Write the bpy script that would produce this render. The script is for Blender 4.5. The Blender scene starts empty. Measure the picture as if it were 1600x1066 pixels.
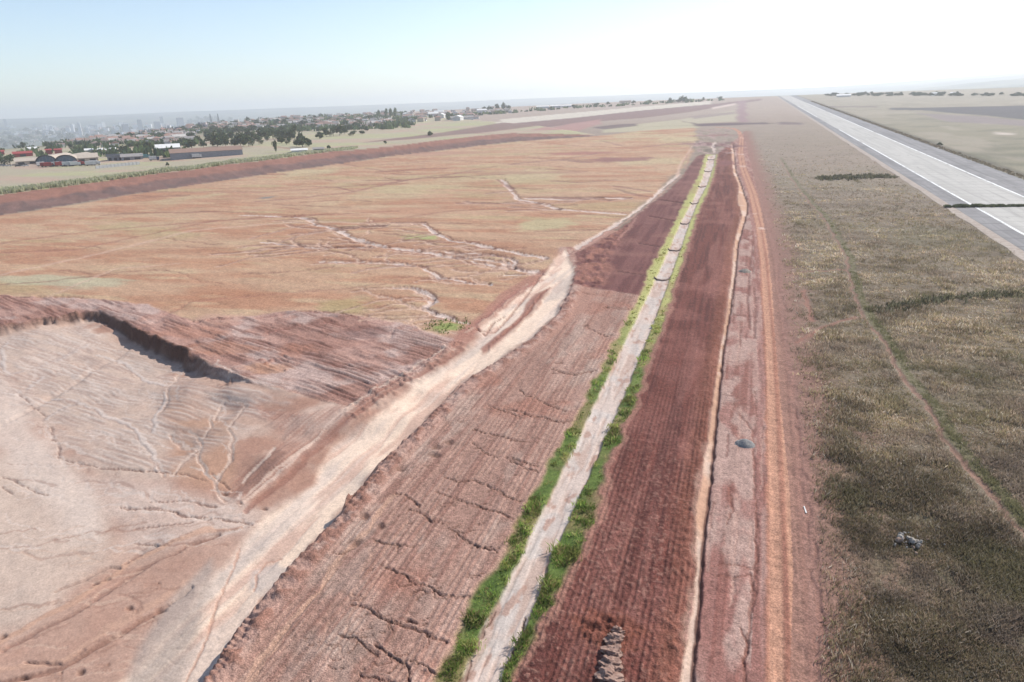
import bpy, math, random
import numpy as np
from mathutils import Matrix, Vector

SC = bpy.context.scene
COL = SC.collection
R = math.radians

# ------------------------------------------------------------------ camera
CAM_H = 50.0
F_PX = 1600 * 24 / 36.0
AZ, PITCH, ROLL = R(-18.6), R(19.0), R(2.15)
fwd = np.array([math.sin(AZ) * math.cos(PITCH), math.cos(AZ) * math.cos(PITCH), -math.sin(PITCH)])
rgt0 = np.array([math.cos(AZ), -math.sin(AZ), 0.0])
up0 = np.cross(rgt0, fwd)
rgt = rgt0 * math.cos(ROLL) - up0 * math.sin(ROLL)
upv = up0 * math.cos(ROLL) + rgt0 * math.sin(ROLL)
cd = bpy.data.cameras.new('camera')
cam = bpy.data.objects.new('camera', cd)
COL.objects.link(cam)
cd.lens = 24
cd.sensor_width = 36
cd.clip_start = 1.0
cd.clip_end = 60000
m = Matrix(((rgt[0], upv[0], -fwd[0], 0), (rgt[1], upv[1], -fwd[1], 0), (rgt[2], upv[2], -fwd[2], CAM_H), (0, 0, 0, 1)))
cam.matrix_world = m
SC.camera = cam

# ------------------------------------------------------------------ sky, sun, exposure
SUN_AZ, SUN_EL = R(38), R(42)
w = bpy.data.worlds.new('World')
SC.world = w
w.use_nodes = True
nt = w.node_tree
nt.nodes.clear()
sky = nt.nodes.new('ShaderNodeTexSky')
sky.sky_type = 'NISHITA'
sky.sun_disc = False
sky.sun_elevation = SUN_EL
sky.sun_rotation = SUN_AZ
sky.altitude = 800
sky.air_density = 1.0
sky.dust_density = 1.0
sky.ozone_density = 1.0
bg = nt.nodes.new('ShaderNodeBackground')
bg.inputs['Strength'].default_value = 0.13
ow = nt.nodes.new('ShaderNodeOutputWorld')
nt.links.new(sky.outputs[0], bg.inputs['Color'])
nt.links.new(bg.outputs[0], ow.inputs['Surface'])
sl = bpy.data.lights.new('sun', 'SUN')
sl.energy = 4.5
sl.angle = R(0.6)
sl.color = (1.0, 0.95, 0.87)
so = bpy.data.objects.new('sun', sl)
COL.objects.link(so)
sdir = Vector((math.sin(SUN_AZ) * math.cos(SUN_EL), math.cos(SUN_AZ) * math.cos(SUN_EL), math.sin(SUN_EL)))
so.rotation_euler = sdir.to_track_quat('Z', 'Y').to_euler()
so.location = (0, 0, 200)
SC.view_settings.view_transform = 'Standard'
SC.view_settings.look = 'None'
SC.view_settings.gamma = 1.0
SC.view_settings.exposure = 0.43
SC.render.engine = 'CYCLES'
SC.cycles.max_bounces = 5
SC.cycles.diffuse_bounces = 2
SC.cycles.volume_bounces = 1
SC.cycles.transparent_max_bounces = 8
SC.cycles.use_denoising = True
HAZE = 0.00015

# ------------------------------------------------------------------ numpy helpers
def ss(a, b, x):
    t = np.clip((x - a) / (b - a), 0, 1)
    return t * t * (3 - 2 * t)

_tab = np.random.RandomState(7).rand(8, 512 * 512).astype(np.float32)

def vnoise(x, y, seed=0):
    t = _tab[seed & 7]
    ix = np.floor(x); iy = np.floor(y)
    fx = (x - ix).astype(np.float32); fy = (y - iy).astype(np.float32)
    i0 = (ix.astype(np.int32) + seed * 37) & 511; j0 = ((iy.astype(np.int32) + seed * 91) & 511) << 9
    i1 = (i0 + 1) & 511; j1 = (j0 + 512) & 262143
    fx = fx * fx * (3 - 2 * fx); fy = fy * fy * (3 - 2 * fy)
    a = t[j0 + i0]; b = t[j0 + i1]; c = t[j1 + i0]; d = t[j1 + i1]
    top_ = a + (b - a) * fx
    return top_ + (c + (d - c) * fx - top_) * fy

def fbm(x, y, octv=4, seed=0, gain=0.5):
    s = 0; amp = 1; tot = 0
    for k in range(octv):
        s = s + amp * vnoise(x, y, seed + k * 17)
        tot += amp; amp *= gain
        x = x * 2.03 + 13.7; y = y * 2.03 + 7.1
    return s / tot            # 0..1, mean .5

SLOPE = 0.024
LOWK = 0.74           # depth scale of the washed-out basin
_az = np.radians([-90, -60, -52, -46, -42, -36, -22, -10, 0, 20, 60])
_rp = np.array([1000, 1050, 1150, 1350, 1750, 2000, 2000, 2050, 2080, 2080, 2000.0])

def z0(x, y):
    rho = np.hypot(x, y)
    az = np.arctan2(x, y)
    rp = np.interp(az, _az, _rp)
    over = np.maximum(rho - rp, 0)
    left = ss(R(10), R(-35), az)                       # 1 on the town side
    base = SLOPE * np.minimum(y, 2080) 
    base = np.where(y < 0, 0.006 * y, base)
    edge = SLOPE * rp * np.cos(az)
    s_plate = base * (1 - ss(0, 600, over)) + edge * ss(0, 600, over)
    # valley behind the plateau edge, then long far ridges
    drop = (60 + 25 * left) * ss(0, 1500, over)
    rise = (95 * left + 70 * (1 - left)) * ss(2300, 8200, over) + 105 * ss(6500, 11500, over)
    und = 26 * (fbm(x / 1900, y / 1900, 3, 5) - .5) * ss(300, 2500, over)
    hill_r = 95 * ss(R(4), R(20), az) * ss(1700, 3600, over) * (0.35 + 1.1 * fbm(x / 900, y / 900, 3, 71))
    return s_plate - drop + rise + und + hill_r

def ray(px, py):
    d = fwd + (px - 800) / F_PX * rgt - (py - 533) / F_PX * upv
    return d

def P(px, py, dz=0.0, fn=None):
    """a point of the photograph carried out to the ground (or dz above it)"""
    fn = fn or z0
    if dz < 0: dz = dz * LOWK
    d = ray(px, py)
    t = 25.0 * np.power(1.02, np.arange(335))
    x = d[0] * t; y = d[1] * t; z = CAM_H + d[2] * t
    g = fn(x, y) + dz
    below = np.nonzero(z <= g)[0]
    if len(below) == 0:
        k = int(np.argmin(z - g))
        return np.array([x[k], y[k]])
    k = below[0]
    if k == 0:
        return np.array([x[0], y[0]])
    for _ in range(2):
        t = np.linspace(t[k - 1], t[k], 40)
        x = d[0] * t; y = d[1] * t
        k = max(1, int(np.argmax(CAM_H + d[2] * t <= fn(x, y) + dz)))
    return np.array([x[k], y[k]])

def PL(pts, dz=0.0, z=None):
    """polyline of photo points; z = (x, y, scale) when they were read off an enlarged crop"""
    out = []
    for p in pts:
        px, py = p[0], p[1]
        if z:
            px, py = z[0] + px / z[2], z[1] + py / z[2]
        out.append(P(px, py, dz))
    return np.array(out)

def near_line(x0, y0, pts, marg):
    """indices within the margin of a polyline, with distance, arc length and side (+ = left of travel)"""
    lo = pts.min(0) - marg; hi = pts.max(0) + marg
    idx = np.nonzero((x0 > lo[0]) & (x0 < hi[0]) & (y0 > lo[1]) & (y0 < hi[1]))[0]
    x = x0[idx]; y = y0[idx]
    d = np.full(len(idx), 1e18); s = np.zeros(len(idx)); g = np.zeros(len(idx))
    acc = 0.0
    for a, b in zip(pts[:-1], pts[1:]):
        e = b - a; L = math.hypot(*e) + 1e-9
        t = np.clip(((x - a[0]) * e[0] + (y - a[1]) * e[1]) / (L * L), 0, 1)
        qx = x - (a[0] + t * e[0]); qy = y - (a[1] + t * e[1])
        dd = qx * qx + qy * qy
        k = np.nonzero(dd < d)[0]
        d[k] = dd[k]; s[k] = acc + t[k] * L
        g[k] = np.sign(e[0] * qy[k] - e[1] * qx[k])
        acc += L
    return idx, np.sqrt(d), s, g

def dline(X, Y, pts, marg=6.0):
    n = len(X)
    D = np.full(n, 1e9); S = np.zeros(n); G = np.zeros(n)
    idx, d, s, g = near_line(X, Y, pts, marg)
    D[idx] = d; S[idx] = s; G[idx] = g
    return D, S, G

def inside(X, Y, poly):
    c = np.zeros(len(X), bool)
    lo = poly.min(0); hi = poly.max(0)
    idx = np.nonzero((X >= lo[0]) & (X <= hi[0]) & (Y >= lo[1]) & (Y <= hi[1]))[0]
    x = X[idx]; y = Y[idx]; cc = np.zeros(len(idx), bool)
    j = len(poly) - 1
    for i in range(len(poly)):
        xi, yi = poly[i]; xj, yj = poly[j]
        if yi != yj:
            cr = ((yi > y) != (yj > y)) & (x < (xj - xi) * (y - yi) / (yj - yi) + xi)
            cc ^= cr
        j = i
    c[idx] = cc
    return c

def softi(x0, y0, poly, wdt):
    """soft polygon mask as (indices, values): 1 inside, 0 outside, edge of half width wdt"""
    lo = poly.min(0) - wdt - .5; hi = poly.max(0) + wdt + .5
    idx = np.nonzero((x0 > lo[0]) & (x0 < hi[0]) & (y0 > lo[1]) & (y0 < hi[1]))[0]
    x = x0[idx]; y = y0[idx]
    v = inside(x, y, poly)
    sd = np.where(v, 1e3, -1e3)
    ring = np.vstack([poly, poly[:1]])
    for a, b in zip(ring[:-1], ring[1:]):          # only points near each edge
        l2 = np.minimum(a, b) - wdt - .1; h2 = np.maximum(a, b) + wdt + .1
        k = np.nonzero((x > l2[0]) & (x < h2[0]) & (y > l2[1]) & (y < h2[1]))[0]
        if len(k) == 0: continue
        e = b - a; L = e @ e + 1e-12
        t = np.clip(((x[k] - a[0]) * e[0] + (y[k] - a[1]) * e[1]) / L, 0, 1)
        dd = np.hypot(x[k] - a[0] - t * e[0], y[k] - a[1] - t * e[1])
        cur = np.abs(sd[k]); u = dd < cur
        sd[k[u]] = np.where(v[k[u]], dd[u], -dd[u])
    mk = ss(-wdt, wdt, sd)
    k = mk > 0
    return idx[k], mk[k]

def soft(X, Y, poly, wdt):
    out = np.zeros(len(X))
    i, v = softi(X, Y, poly, wdt)
    out[i] = v
    return out

def lin(c):
    c = np.array(c, float) / 255.0
    return np.where(c <= 0.04045, c / 12.92, ((c + 0.055) / 1.055) ** 2.4)

# ------------------------------------------------------------------ the terrain grid (finer near the camera)
NA, NR2 = 1100, 60
az_v = np.radians(np.linspace(-72, 37, NA))
dep = np.radians(np.concatenate([np.linspace(54, 12, 500)[:-1], np.linspace(12, 1.35, 270)]))
r_v = np.concatenate([50.0 / np.tan(dep), 50.0 / math.tan(dep[-1]) * np.power(14000 / (50.0 / math.tan(dep[-1])), np.arange(1, NR2 + 1) / NR2)])
NR = len(r_v)
RR, AA = np.meshgrid(r_v, az_v, indexing='ij')
X = (RR * np.sin(AA)).ravel(); Y = (RR * np.cos(AA)).ravel()
RHO = RR.ravel()
Z = z0(X, Y)
KA = 0.60
def C(r, g, b, k=1.0):
    return lin((r, g, b)) * KA * k
def mixc(col, c, mk):
    return col + (np.asarray(c) - col) * mk[:, None]

n_lo = fbm(X / 60, Y / 60, 4, 1)
n_md = fbm(X / 11, Y / 11, 4, 2)
n_hi = fbm(X / 2.2, Y / 2.2, 4, 3)
n_fi = fbm(X / 0.55, Y / 0.55, 3, 4)
# gently disturbed coordinates: edges drawn from them come out ragged
WX = X + 1.9 * (fbm(X / 4, Y / 4, 3, 11) - .5) + .5 * (fbm(X / 1.3, Y / 1.3, 2, 12) - .5)
WY = Y + 1.9 * (fbm(X / 4, Y / 4, 3, 13) - .5) + .5 * (fbm(X / 1.3, Y / 1.3, 2, 14) - .5)
W2X = X + 9 * (fbm(X / 30, Y / 30, 3, 15) - .5) + 2.0 * (n_md - .5)
W2Y = Y + 9 * (fbm(X / 30, Y / 30, 3, 16) - .5) + 2.0 * (fbm(X / 9, Y / 9, 3, 18) - .5)

# ---- outlines read off the photograph
Z1 = (0, 140, 4.0); Z2 = (400, 120, 4.0); Z3 = (800, 120, 4.0)
Z6 = (450, 280, 2.665); Z7 = (0, 700, 2.667); Z8 = (500, 640, 2.502)
ZR = (900, 640, 2.502); ZG = (1200, 640, 2.5025); ZP = (1150, 300, 2.804); ZF = (880, 180, 3.553)
ZB = (0, 400, 2.96); ZT = (240, 560, 4.442); ZU = (280, 460, 3.636); ZL = (0, 540, 4.1)

BANK = 6.5
def bank_h(px):
    return BANK * float(np.clip((945 - px) / 260.0, 0.0, 1))
foot_px = [(-160, 356), (-60, 345), (0, 337), (100, 322), (200, 305), (300, 290), (400, 275), (500, 261), (600, 246), (700, 234), (800, 222), (870, 217), (930, 213)]
top_px = [(-160, 318), (-60, 311), (0, 304), (50, 297), (100, 291), (150, 284), (200, 277), (250, 270), (300, 265), (350, 257), (400, 252), (475, 242), (512, 237), (550, 234), (625, 227), (675, 220), (750, 212), (800, 208), (870, 209), (935, 211)]
foot = np.array([P(a, b) for a, b in foot_px])
top = np.array([P(a, b, bank_h(a)) for a, b in top_px])
far_l = np.array([[-1500, 2600.0], [-9000, 5200], [-9000, -1500], [-1200, -400]])
foot_poly = np.vstack([foot, far_l]); top_poly = np.vstack([top, far_l])
top_h = np.array([bank_h(a) for a, b in top_px])
top_s = np.concatenate([[0], np.cumsum(np.hypot(*np.diff(top, axis=0).T))])

def raise_at(x, y):
    x = np.atleast_1d(np.asarray(x, float)); y = np.atleast_1d(np.asarray(y, float))
    fin = inside(x, y, foot_poly); tin = inside(x, y, top_poly)
    df, sf, _ = dline(x, y, foot, 1e5); dt, st, _ = dline(x, y, top, 1e5)
    h = np.interp(st, top_s, top_h)
    t = np.where(tin, 1.0, np.where(fin, df / (df + dt + 1e-6), 0.0))
    fade = 1 - ss(150, 900, np.where(tin, dt, 0))
    return h * t * fade, t

def hgt(x, y):
    return z0(x, y) + raise_at(x, y)[0]

far_idx = np.nonzero((X < 120) & (RHO > 220))[0]
rz = np.zeros(len(X)); rt = np.zeros(len(X))
fx_ = X[far_idx]; fy_ = Y[far_idx]
a_, b_ = raise_at(fx_ + 3.0 * (fbm(fx_ / 12, fy_ / 12, 3, 21) - .5), fy_ + 6.0 * (fbm(fx_ / 9, fy_ / 9, 3, 22) - .5) * (1 - ss(380, 600, np.hypot(fx_, fy_))))
rz[far_idx] = a_; rt[far_idx] = b_
Z += rz

# ---- basin and wash: everything drains to the lower left
ctrl = [(0, 535, -2.2), (60, 522, -1.7), (140, 510, -2.8), (215, 547, -4.1), (260, 570, -4.0), (300, 583, -3.4), (345, 592, -1.7), (395, 600, -.25),
        (100, 620, -4.0), (20, 700, -4.2), (200, 640, -4.0), (250, 700, -3.9), (330, 650, -2.6), (400, 650, -1.3), (365, 775, -3.4), (450, 700, -1.9),
        (0, 820, -4.3), (120, 760, -4.2), (200, 860, -4.2), (100, 960, -4.2), (300, 820, -3.8), (420, 800, -3.5), (0, 1060, -4.4), (250, 1050, -4.2), (330, 940, -4.0),
        (470, 760, -3.2), (560, 690, -2.4), (650, 630, -1.9), (540, 655, -.7), (600, 620, -.3), (640, 600, -.3), (680, 572, -.25), (580, 632, -.35), (700, 545, -.35), (730, 580, -1.3), (800, 520, -.7), (760, 530, -.4), (850, 455, -.35), (880, 430, -.4),
        (885, 395, -.1), (840, 500, -.6), (500, 800, -3.2), (430, 905, -3.8), (370, 990, -4.1), (620, 700, -2.7), (720, 605, -1.5), (800, 560, -.9), (500, 640, -.3), (-150, 700, -4.2), (-150, 1000, -4.4), (-200, 530, -1.5), (-100, 1200, -4.4), (250, 1200, -4.3)]
cp = np.array([np.append(P(a, b, c), c) for a, b, c in ctrl])
low_px = [(-300, 520), (-150, 515), (-60, 516), (0, 512), (22, 507), (40, 505), (65, 497), (85, 497), (110, 492), (135, 487), (165, 490), (205, 512), (250, 532), (290, 548), (310, 565), (345, 580), (375, 590), (395, 597)]
wash_r_px = [(885, 390), (893, 405), (898, 425), (890, 455), (868, 497), (826, 535), (775, 568), (728, 597), (680, 645), (600, 722), (525, 812), (431, 910), (367, 992), (319, 1066), (220, 1190), (150, 1300)]
low_poly = np.vstack([np.array([P(a, b) for a, b in low_px]),
                      np.array([P(a, b) for a, b in [(470, 615), (560, 640), (660, 578), (715, 538), (760, 500), (840, 440), (870, 400)]]),
                      np.array([P(a, b, -0.4) for a, b in wash_r_px]), [[-150, 5], [-400, 60]]])
dn = np.nonzero(RHO < 420)[0]
xs, ys = X[dn], Y[dn]
num = np.zeros(len(dn)); den = np.zeros(len(dn))
for (cx, cy, cz) in cp:
    wgt = 1.0 / (((xs - cx) ** 2 + (ys - cy) ** 2) + 2.0) ** 1.7
    num += wgt * cz; den += wgt
LOWZ = np.zeros(len(X)); LOWZ[dn] = num / den * LOWK
ins = inside(WX, WY, low_poly)
ring = np.vstack([low_poly, low_poly[:1]])
sdl = np.where(ins, 50.0, -50.0)
ni, nd, _, _ = near_line(WX[dn], WY[dn], ring, 6)
sdl[dn[ni]] = np.where(ins[dn[ni]], nd, -nd)
LOWM = ss(-0.2, 1.3, sdl)
# on the furrowed side the ground only leans down towards the wash, without a step
side_ = np.array([P(a, b) for a, b in [(400, 600), (470, 615), (560, 640), (660, 578), (715, 538), (760, 500), (840, 440), (872, 398)]])
ni, nd, _, _ = near_line(X[dn], Y[dn], side_, 10)
LOWM[dn[ni]] = np.minimum(LOWM[dn[ni]], np.where(ins[dn[ni]], ss(0, 8.0, nd), 0))
Z += LOWZ * LOWM
INLOW = ins

# ------------------------------------------------------------------ colours and relief, area by area
class Loc:
    """the arrays of the sheet, cut down to some of its vertices"""
    def __init__(s, i): s.__dict__['i'] = i
    def __getattr__(s, k):
        v = globals()[k][s.i]; s.__dict__[k] = v
        return v
def mixl(c, to, mk):
    return c + (np.asarray(to) - c) * np.asarray(mk)[:, None]
def flat(n, c):
    a = np.empty((n, 3)); a[:] = c
    return a
def put(i, c, mk):
    col[i] = col[i] + (np.asarray(c) - col[i]) * np.asarray(mk)[:, None]

# open dry grassland
g1 = C(142, 126, 106); g2 = C(112, 98, 80); g3 = C(160, 146, 126); g4 = C(126, 120, 92)
col = flat(len(X), C(190, 146, 128))
gi = np.nonzero((X > -10) | (RHO > 250))[0]; L = Loc(gi)
c = flat(len(gi), g1)
c = mixl(c, g2, ss(.45, .75, fbm(L.X / 26, L.Y / 7, 4, 31)))
c = mixl(c, g3, ss(.5, .8, fbm(L.X / 14, L.Y / 5, 4, 32)) * .8)
c = mixl(c, g4, ss(.52, .72, L.n_lo) * .6)
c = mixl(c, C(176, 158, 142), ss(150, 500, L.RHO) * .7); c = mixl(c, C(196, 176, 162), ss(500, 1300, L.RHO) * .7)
Z[gi] += (L.n_hi - .5) * .35 * (1 - ss(80, 400, L.RHO)) * (L.X > 6)
# far ground: town side greens and greys, then wooded hills
townm = ss(.97, 1, L.rt)
c = mixl(c, C(194, 182, 156), townm)
c = mixl(c, C(194, 196, 142), townm * ss(.5, .64, fbm(L.X / 90, L.Y / 25, 4, 41)) * .6)
c = mixl(c, C(204, 176, 156), townm * ss(.5, .68, fbm(L.X / 60, L.Y / 22, 3, 43)) * .9)
farm = ss(950, 1500, L.RHO) * (np.arctan2(L.X, L.Y) < R(-31)) * ss(.97, 1, L.rt)
c = mixl(c, C(116, 124, 104, .7), farm * .9)
c = mixl(c, C(176, 150, 134, .9), farm * ss(.5, .62, fbm(L.X / 90, L.Y / 90, 4, 44)) * .8)
hill = ss(2150, 2900, L.RHO)
c = mixl(c, C(92, 116, 100, .5), hill * .95)
c = mixl(c, C(150, 150, 120, .7), hill * ss(.52, .62, fbm(L.X / 420, L.Y / 420, 4, 45)) * .7)
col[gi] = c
REG = np.zeros(len(X), np.int32)          # which named piece of the setting a vertex belongs to

# A. the levelled tan field
field_px = foot_px + [(1010, 203), (1088, 198), (1090, 215), (1078, 240), (1060, 270), (1030, 298), (1000, 322), (975, 338), (940, 362), (888, 392), (860, 425), (800, 460), (750, 505), (700, 528), (600, 560), (400, 620), (100, 640), (-200, 640)]
i, mk = softi(W2X, W2Y, np.array([P(a, b) for a, b in field_px]), 2.5); L = Loc(i)
fc = flat(len(i), C(211, 174, 146))
fc = mixl(fc, C(200, 152, 124), ss(.42, .68, fbm(L.X / 42, L.Y / 10, 4, 51)))
fc = mixl(fc, C(216, 188, 156), ss(.5, .75, fbm(L.X / 15, L.Y / 3.5, 4, 52)) * .75)
fc = mixl(fc, C(190, 142, 116), ss(.56, .74, fbm(L.X / 70, L.Y / 16, 4, 53)) * .6)
fc = mixl(fc, C(200, 180, 140), ss(.56, .72, fbm(L.X / 55, L.Y / 18, 4, 54)) * .6)
fc = mixl(fc, C(214, 202, 164), ss(.55, .7, L.n_lo) * ss(250, 500, L.RHO) * .6)
fc *= (0.82 + .36 * fbm(L.X / 1.6, L.Y / .9, 3, 55))[:, None] * np.array([.975, .95, .90])
put(i, fc, mk)
REG[i[mk > .5]] = 1
Z[i] += mk * ((fbm(L.X / 8, L.Y / 4, 4, 56) - .5) * .5 + (L.n_hi - .5) * .14)

def blot(px, py, rx, ry, c, amt=1.0, seed=60, dz=0.0):
    """a patch of differently coloured soil with a ragged outline; rx across, ry in depth (metres)"""
    p = P(px, py, dz)
    k = np.nonzero((abs(X - p[0]) < rx * 2.2) & (abs(Y - p[1]) < ry * 2.2))[0]
    if len(k) == 0: return
    x = X[k]; y = Y[k]
    q = np.sqrt(((x - p[0]) / rx) ** 2 + ((y - p[1]) / ry) ** 2) + 1.1 * (fbm(x / (rx * .5), y / (ry * .35), 4, seed) - .5)
    put(k, c, (1 - ss(.55, 1.05, q)) * amt)
for a in [(660, 371, 9, 6, C(188, 190, 128), .9), (850, 350, 13, 14, C(206, 192, 150), .8), (700, 510, 4, 4, C(160, 172, 100), .9), (540, 478, 10, 8, C(190, 170, 122), .7),
          (965, 250, 26, 22, C(160, 114, 108), .85), (900, 240, 40, 14, C(184, 130, 116), .8), (820, 270, 40, 10, C(184, 138, 120), .6), (417, 309, 5, 5, C(150, 146, 138), .9),
          (680, 240, 60, 20, C(196, 152, 132), .6), (620, 330, 30, 10, C(206, 154, 124), .6), (330, 410, 25, 9, C(202, 146, 112), .4), (350, 460, 18, 7, C(196, 138, 106), .45), (100, 440, 30, 8, C(204, 204, 172), .6)]:
    blot(*a)

def wear_or_shade(pts, wdt, c, amt=1.0, dep_=0.0, grow=None, wob=None):
    """a worn, washed or trodden line, or a line of painted shade: colour c over half width wdt, pressed in by dep_ metres"""
    m_ = wdt * 4 + 2
    i, d, s, g = near_line(X, Y, pts, m_)
    if len(i) == 0: return
    if wob is None:
        u, v = WX[i], WY[i]
    else:
        x, y = X[i], Y[i]; q = 1.2 * wob + .2
        u = x + wob * (fbm(x / q, y / q, 3, 91) - .5); v = y + wob * (fbm(x / q, y / q, 3, 93) - .5)
    j, d, s, g = near_line(u, v, pts, m_)
    k = i[j]
    if len(k) == 0: return
    Lm = s.max() + 1e-6
    e = pts[-1] - pts[0]; c0 = pts.mean(0); sd_ = abs(e[0] * c0[1] - e[1] * c0[0]) / (np.hypot(*e) * np.hypot(*c0) + 1e-9)   # 1 = runs across the view
    ww = wdt * (1 if grow is None else (grow[0] + (grow[1] - grow[0]) * s / Lm)) * (.45 + 1.1 * vnoise(s / (wdt * 6 + .2), s * 0 + 3.3, 7))
    ww = np.maximum(ww, .62 * sd_ ** 2 * RHO[k] ** 2 / 36000)                 # keep what the sheet can still carry
    if c is not None:
        put(k, c, (1 - ss(ww * .7, ww * 1.25, d)) * amt)
    if dep_:
        Z[k] -= dep_ * (1 - ss(ww * .45, ww * 1.15, d))

def dent(p, rad, deep, c, amt, sq=1.0):
    i = np.nonzero((abs(WX - p[0]) < rad * 1.5) & (abs(WY - p[1]) < rad * 1.5))[0]
    dd = np.hypot(WX[i] - p[0], (WY[i] - p[1]) * sq)
    Z[i] -= deep * np.clip(1 - dd / rad, 0, 1)
    put(i, c, (1 - ss(rad * .4, rad * 1.15, dd)) * amt)

PALE = C(238, 214, 200); PALE2 = C(226, 190, 168)
# rills that drain the field
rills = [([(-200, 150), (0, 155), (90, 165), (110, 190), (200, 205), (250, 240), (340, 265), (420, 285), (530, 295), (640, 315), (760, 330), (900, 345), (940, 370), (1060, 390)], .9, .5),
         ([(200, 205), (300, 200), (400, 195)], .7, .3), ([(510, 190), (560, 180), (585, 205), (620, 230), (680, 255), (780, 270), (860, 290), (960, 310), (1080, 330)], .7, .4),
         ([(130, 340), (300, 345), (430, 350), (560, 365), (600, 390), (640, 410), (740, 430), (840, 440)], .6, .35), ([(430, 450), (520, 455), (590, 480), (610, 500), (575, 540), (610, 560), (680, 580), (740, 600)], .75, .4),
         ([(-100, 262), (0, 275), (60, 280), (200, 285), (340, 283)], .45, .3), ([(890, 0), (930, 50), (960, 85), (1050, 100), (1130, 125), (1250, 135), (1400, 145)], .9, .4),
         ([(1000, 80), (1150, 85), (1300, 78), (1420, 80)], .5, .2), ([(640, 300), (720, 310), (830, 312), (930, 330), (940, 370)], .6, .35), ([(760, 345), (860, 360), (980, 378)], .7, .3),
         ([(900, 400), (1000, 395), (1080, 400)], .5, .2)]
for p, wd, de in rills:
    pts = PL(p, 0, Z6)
    wear_or_shade(pts, wd * 2.4, C(200, 154, 130), .5, de * .25, wob=2.5)
    wear_or_shade(pts, wd * 1.35, PALE, .95, de * .6, wob=2.5)
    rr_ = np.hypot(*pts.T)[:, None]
    wear_or_shade(pts + np.array([0, 1.0]) * (wd + rr_ ** 2 / 40000), wd * .3, C(122, 84, 74), .5, .2, wob=2.5)  # dark line: shade of the rill's far wall, painted into the colour
# their small feeders, each joining a larger rill from the left
rt_ = random.Random(12)
for q in range(95):
    p, wd, de = rills[rt_.randrange(len(rills) - 2)]
    base = PL(p, 0, Z6); a = base[rt_.randrange(1, len(base))]
    pts = [a]; an = math.pi + rt_.uniform(-.5, .9); st_ = rt_.uniform(2.5, 6)
    for k in range(rt_.randrange(3, 8)):
        an += rt_.uniform(-.55, .55); pts.append(pts[-1] + st_ * np.array([math.cos(an), math.sin(an)]))
    pts = np.array(pts[::-1])
    wear_or_shade(pts, .45, PALE2, .75, .15, wob=2)
    wear_or_shade(pts + np.array([0, 1.3]), .2, C(140, 100, 86), .45, .1, wob=2)  # painted shade along the feeder's far edge
for q in range(46):
    a = P(rt_.uniform(-20, 900), rt_.uniform(240, 455)); pts = [a]; an = rt_.uniform(-.5, .5)
    for k in range(rt_.randrange(3, 9)):
        an = an * .7 + rt_.uniform(-.4, .4); pts.append(pts[-1] + rt_.uniform(3, 9) * np.array([math.cos(an), math.sin(an)]))
    wear_or_shade(np.array(pts), .3, C(150, 106, 90), .5, .12, wob=2.5)
# thin crease lines across the field
for p in [[(0, 380), (150, 360), (400, 340), (620, 330)], [(150, 300), (420, 300), (620, 285)], [(0, 640), (300, 470), (600, 445)], [(560, 350), (700, 330), (900, 320)],
          [(0, 395), (120, 390), (330, 345), (500, 335)], [(430, 240), (560, 260), (700, 250), (900, 262)], [(700, 210), (900, 228), (1000, 232)]]:
    wear_or_shade(PL([(a, b) for a, b in p]), .8, C(172, 124, 106), .5, .25)
for p in [[(0, 780), (250, 760), (600, 720), (850, 660), (1100, 620), (1400, 590)], [(200, 680), (500, 690), (600, 715)], [(800, 630), (900, 650)], [(1100, 640), (1250, 600), (1500, 560)], [(1500, 640), (1600, 700)]]:
    wear_or_shade(PL(p, 0, Z2), 1.4, C(168, 122, 110), .6, .3)
for p in [[(100, 505), (420, 530)], [(300, 520), (520, 480)], [(0, 545), (320, 515), (480, 535)], [(640, 700), (800, 745), (880, 750)], [(250, 650), (420, 660), (640, 645)], [(620, 680), (850, 715)], [(550, 400), (680, 430)], [(820, 440), (1000, 415), (1170, 400)], [(60, 750), (400, 755), (600, 770)]]:
    wear_or_shade(PL(p, 0, Z3), 2.0, C(160, 122, 112), .5, .3)
for p in [[(0, 430), (160, 395), (300, 360), (480, 345), (640, 352)], [(60, 470), (180, 420), (280, 412)]]:
    wear_or_shade(PL(p, 0), .5, PALE2, .5, .1)

# B. furrowed red earth above the basin
fur_px = [(-200, 462), (0, 462), (130, 466), (230, 476), (300, 500), (380, 494), (430, 488), (500, 486), (560, 492), (620, 503), (690, 524), (716, 537), (668, 576), (600, 615), (558, 640), (470, 612), (395, 600), (345, 584), (290, 552), (140, 492), (0, 514), (-200, 520)]
i, mk = softi(WX, WY, np.array([P(a, b) for a, b in fur_px]), .8); L = Loc(i)
fd = P(560, 632) - P(330, 548); fd /= np.hypot(*fd)
ac = -L.X * fd[1] + L.Y * fd[0]; al = L.X * fd[0] + L.Y * fd[1]
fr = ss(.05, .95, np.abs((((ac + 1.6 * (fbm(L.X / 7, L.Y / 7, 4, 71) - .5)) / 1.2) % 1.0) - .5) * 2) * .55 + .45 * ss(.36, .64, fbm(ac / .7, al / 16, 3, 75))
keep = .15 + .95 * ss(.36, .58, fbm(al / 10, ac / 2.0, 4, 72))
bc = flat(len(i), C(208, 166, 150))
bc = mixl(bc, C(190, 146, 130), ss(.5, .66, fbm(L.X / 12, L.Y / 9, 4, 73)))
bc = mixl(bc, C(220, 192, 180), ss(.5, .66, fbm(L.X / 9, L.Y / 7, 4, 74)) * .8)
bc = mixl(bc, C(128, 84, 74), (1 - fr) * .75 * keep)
bc *= (.85 + .3 * L.n_fi)[:, None]
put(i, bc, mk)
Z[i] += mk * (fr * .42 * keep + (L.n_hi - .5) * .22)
REG[i[mk > .5]] = 2
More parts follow.
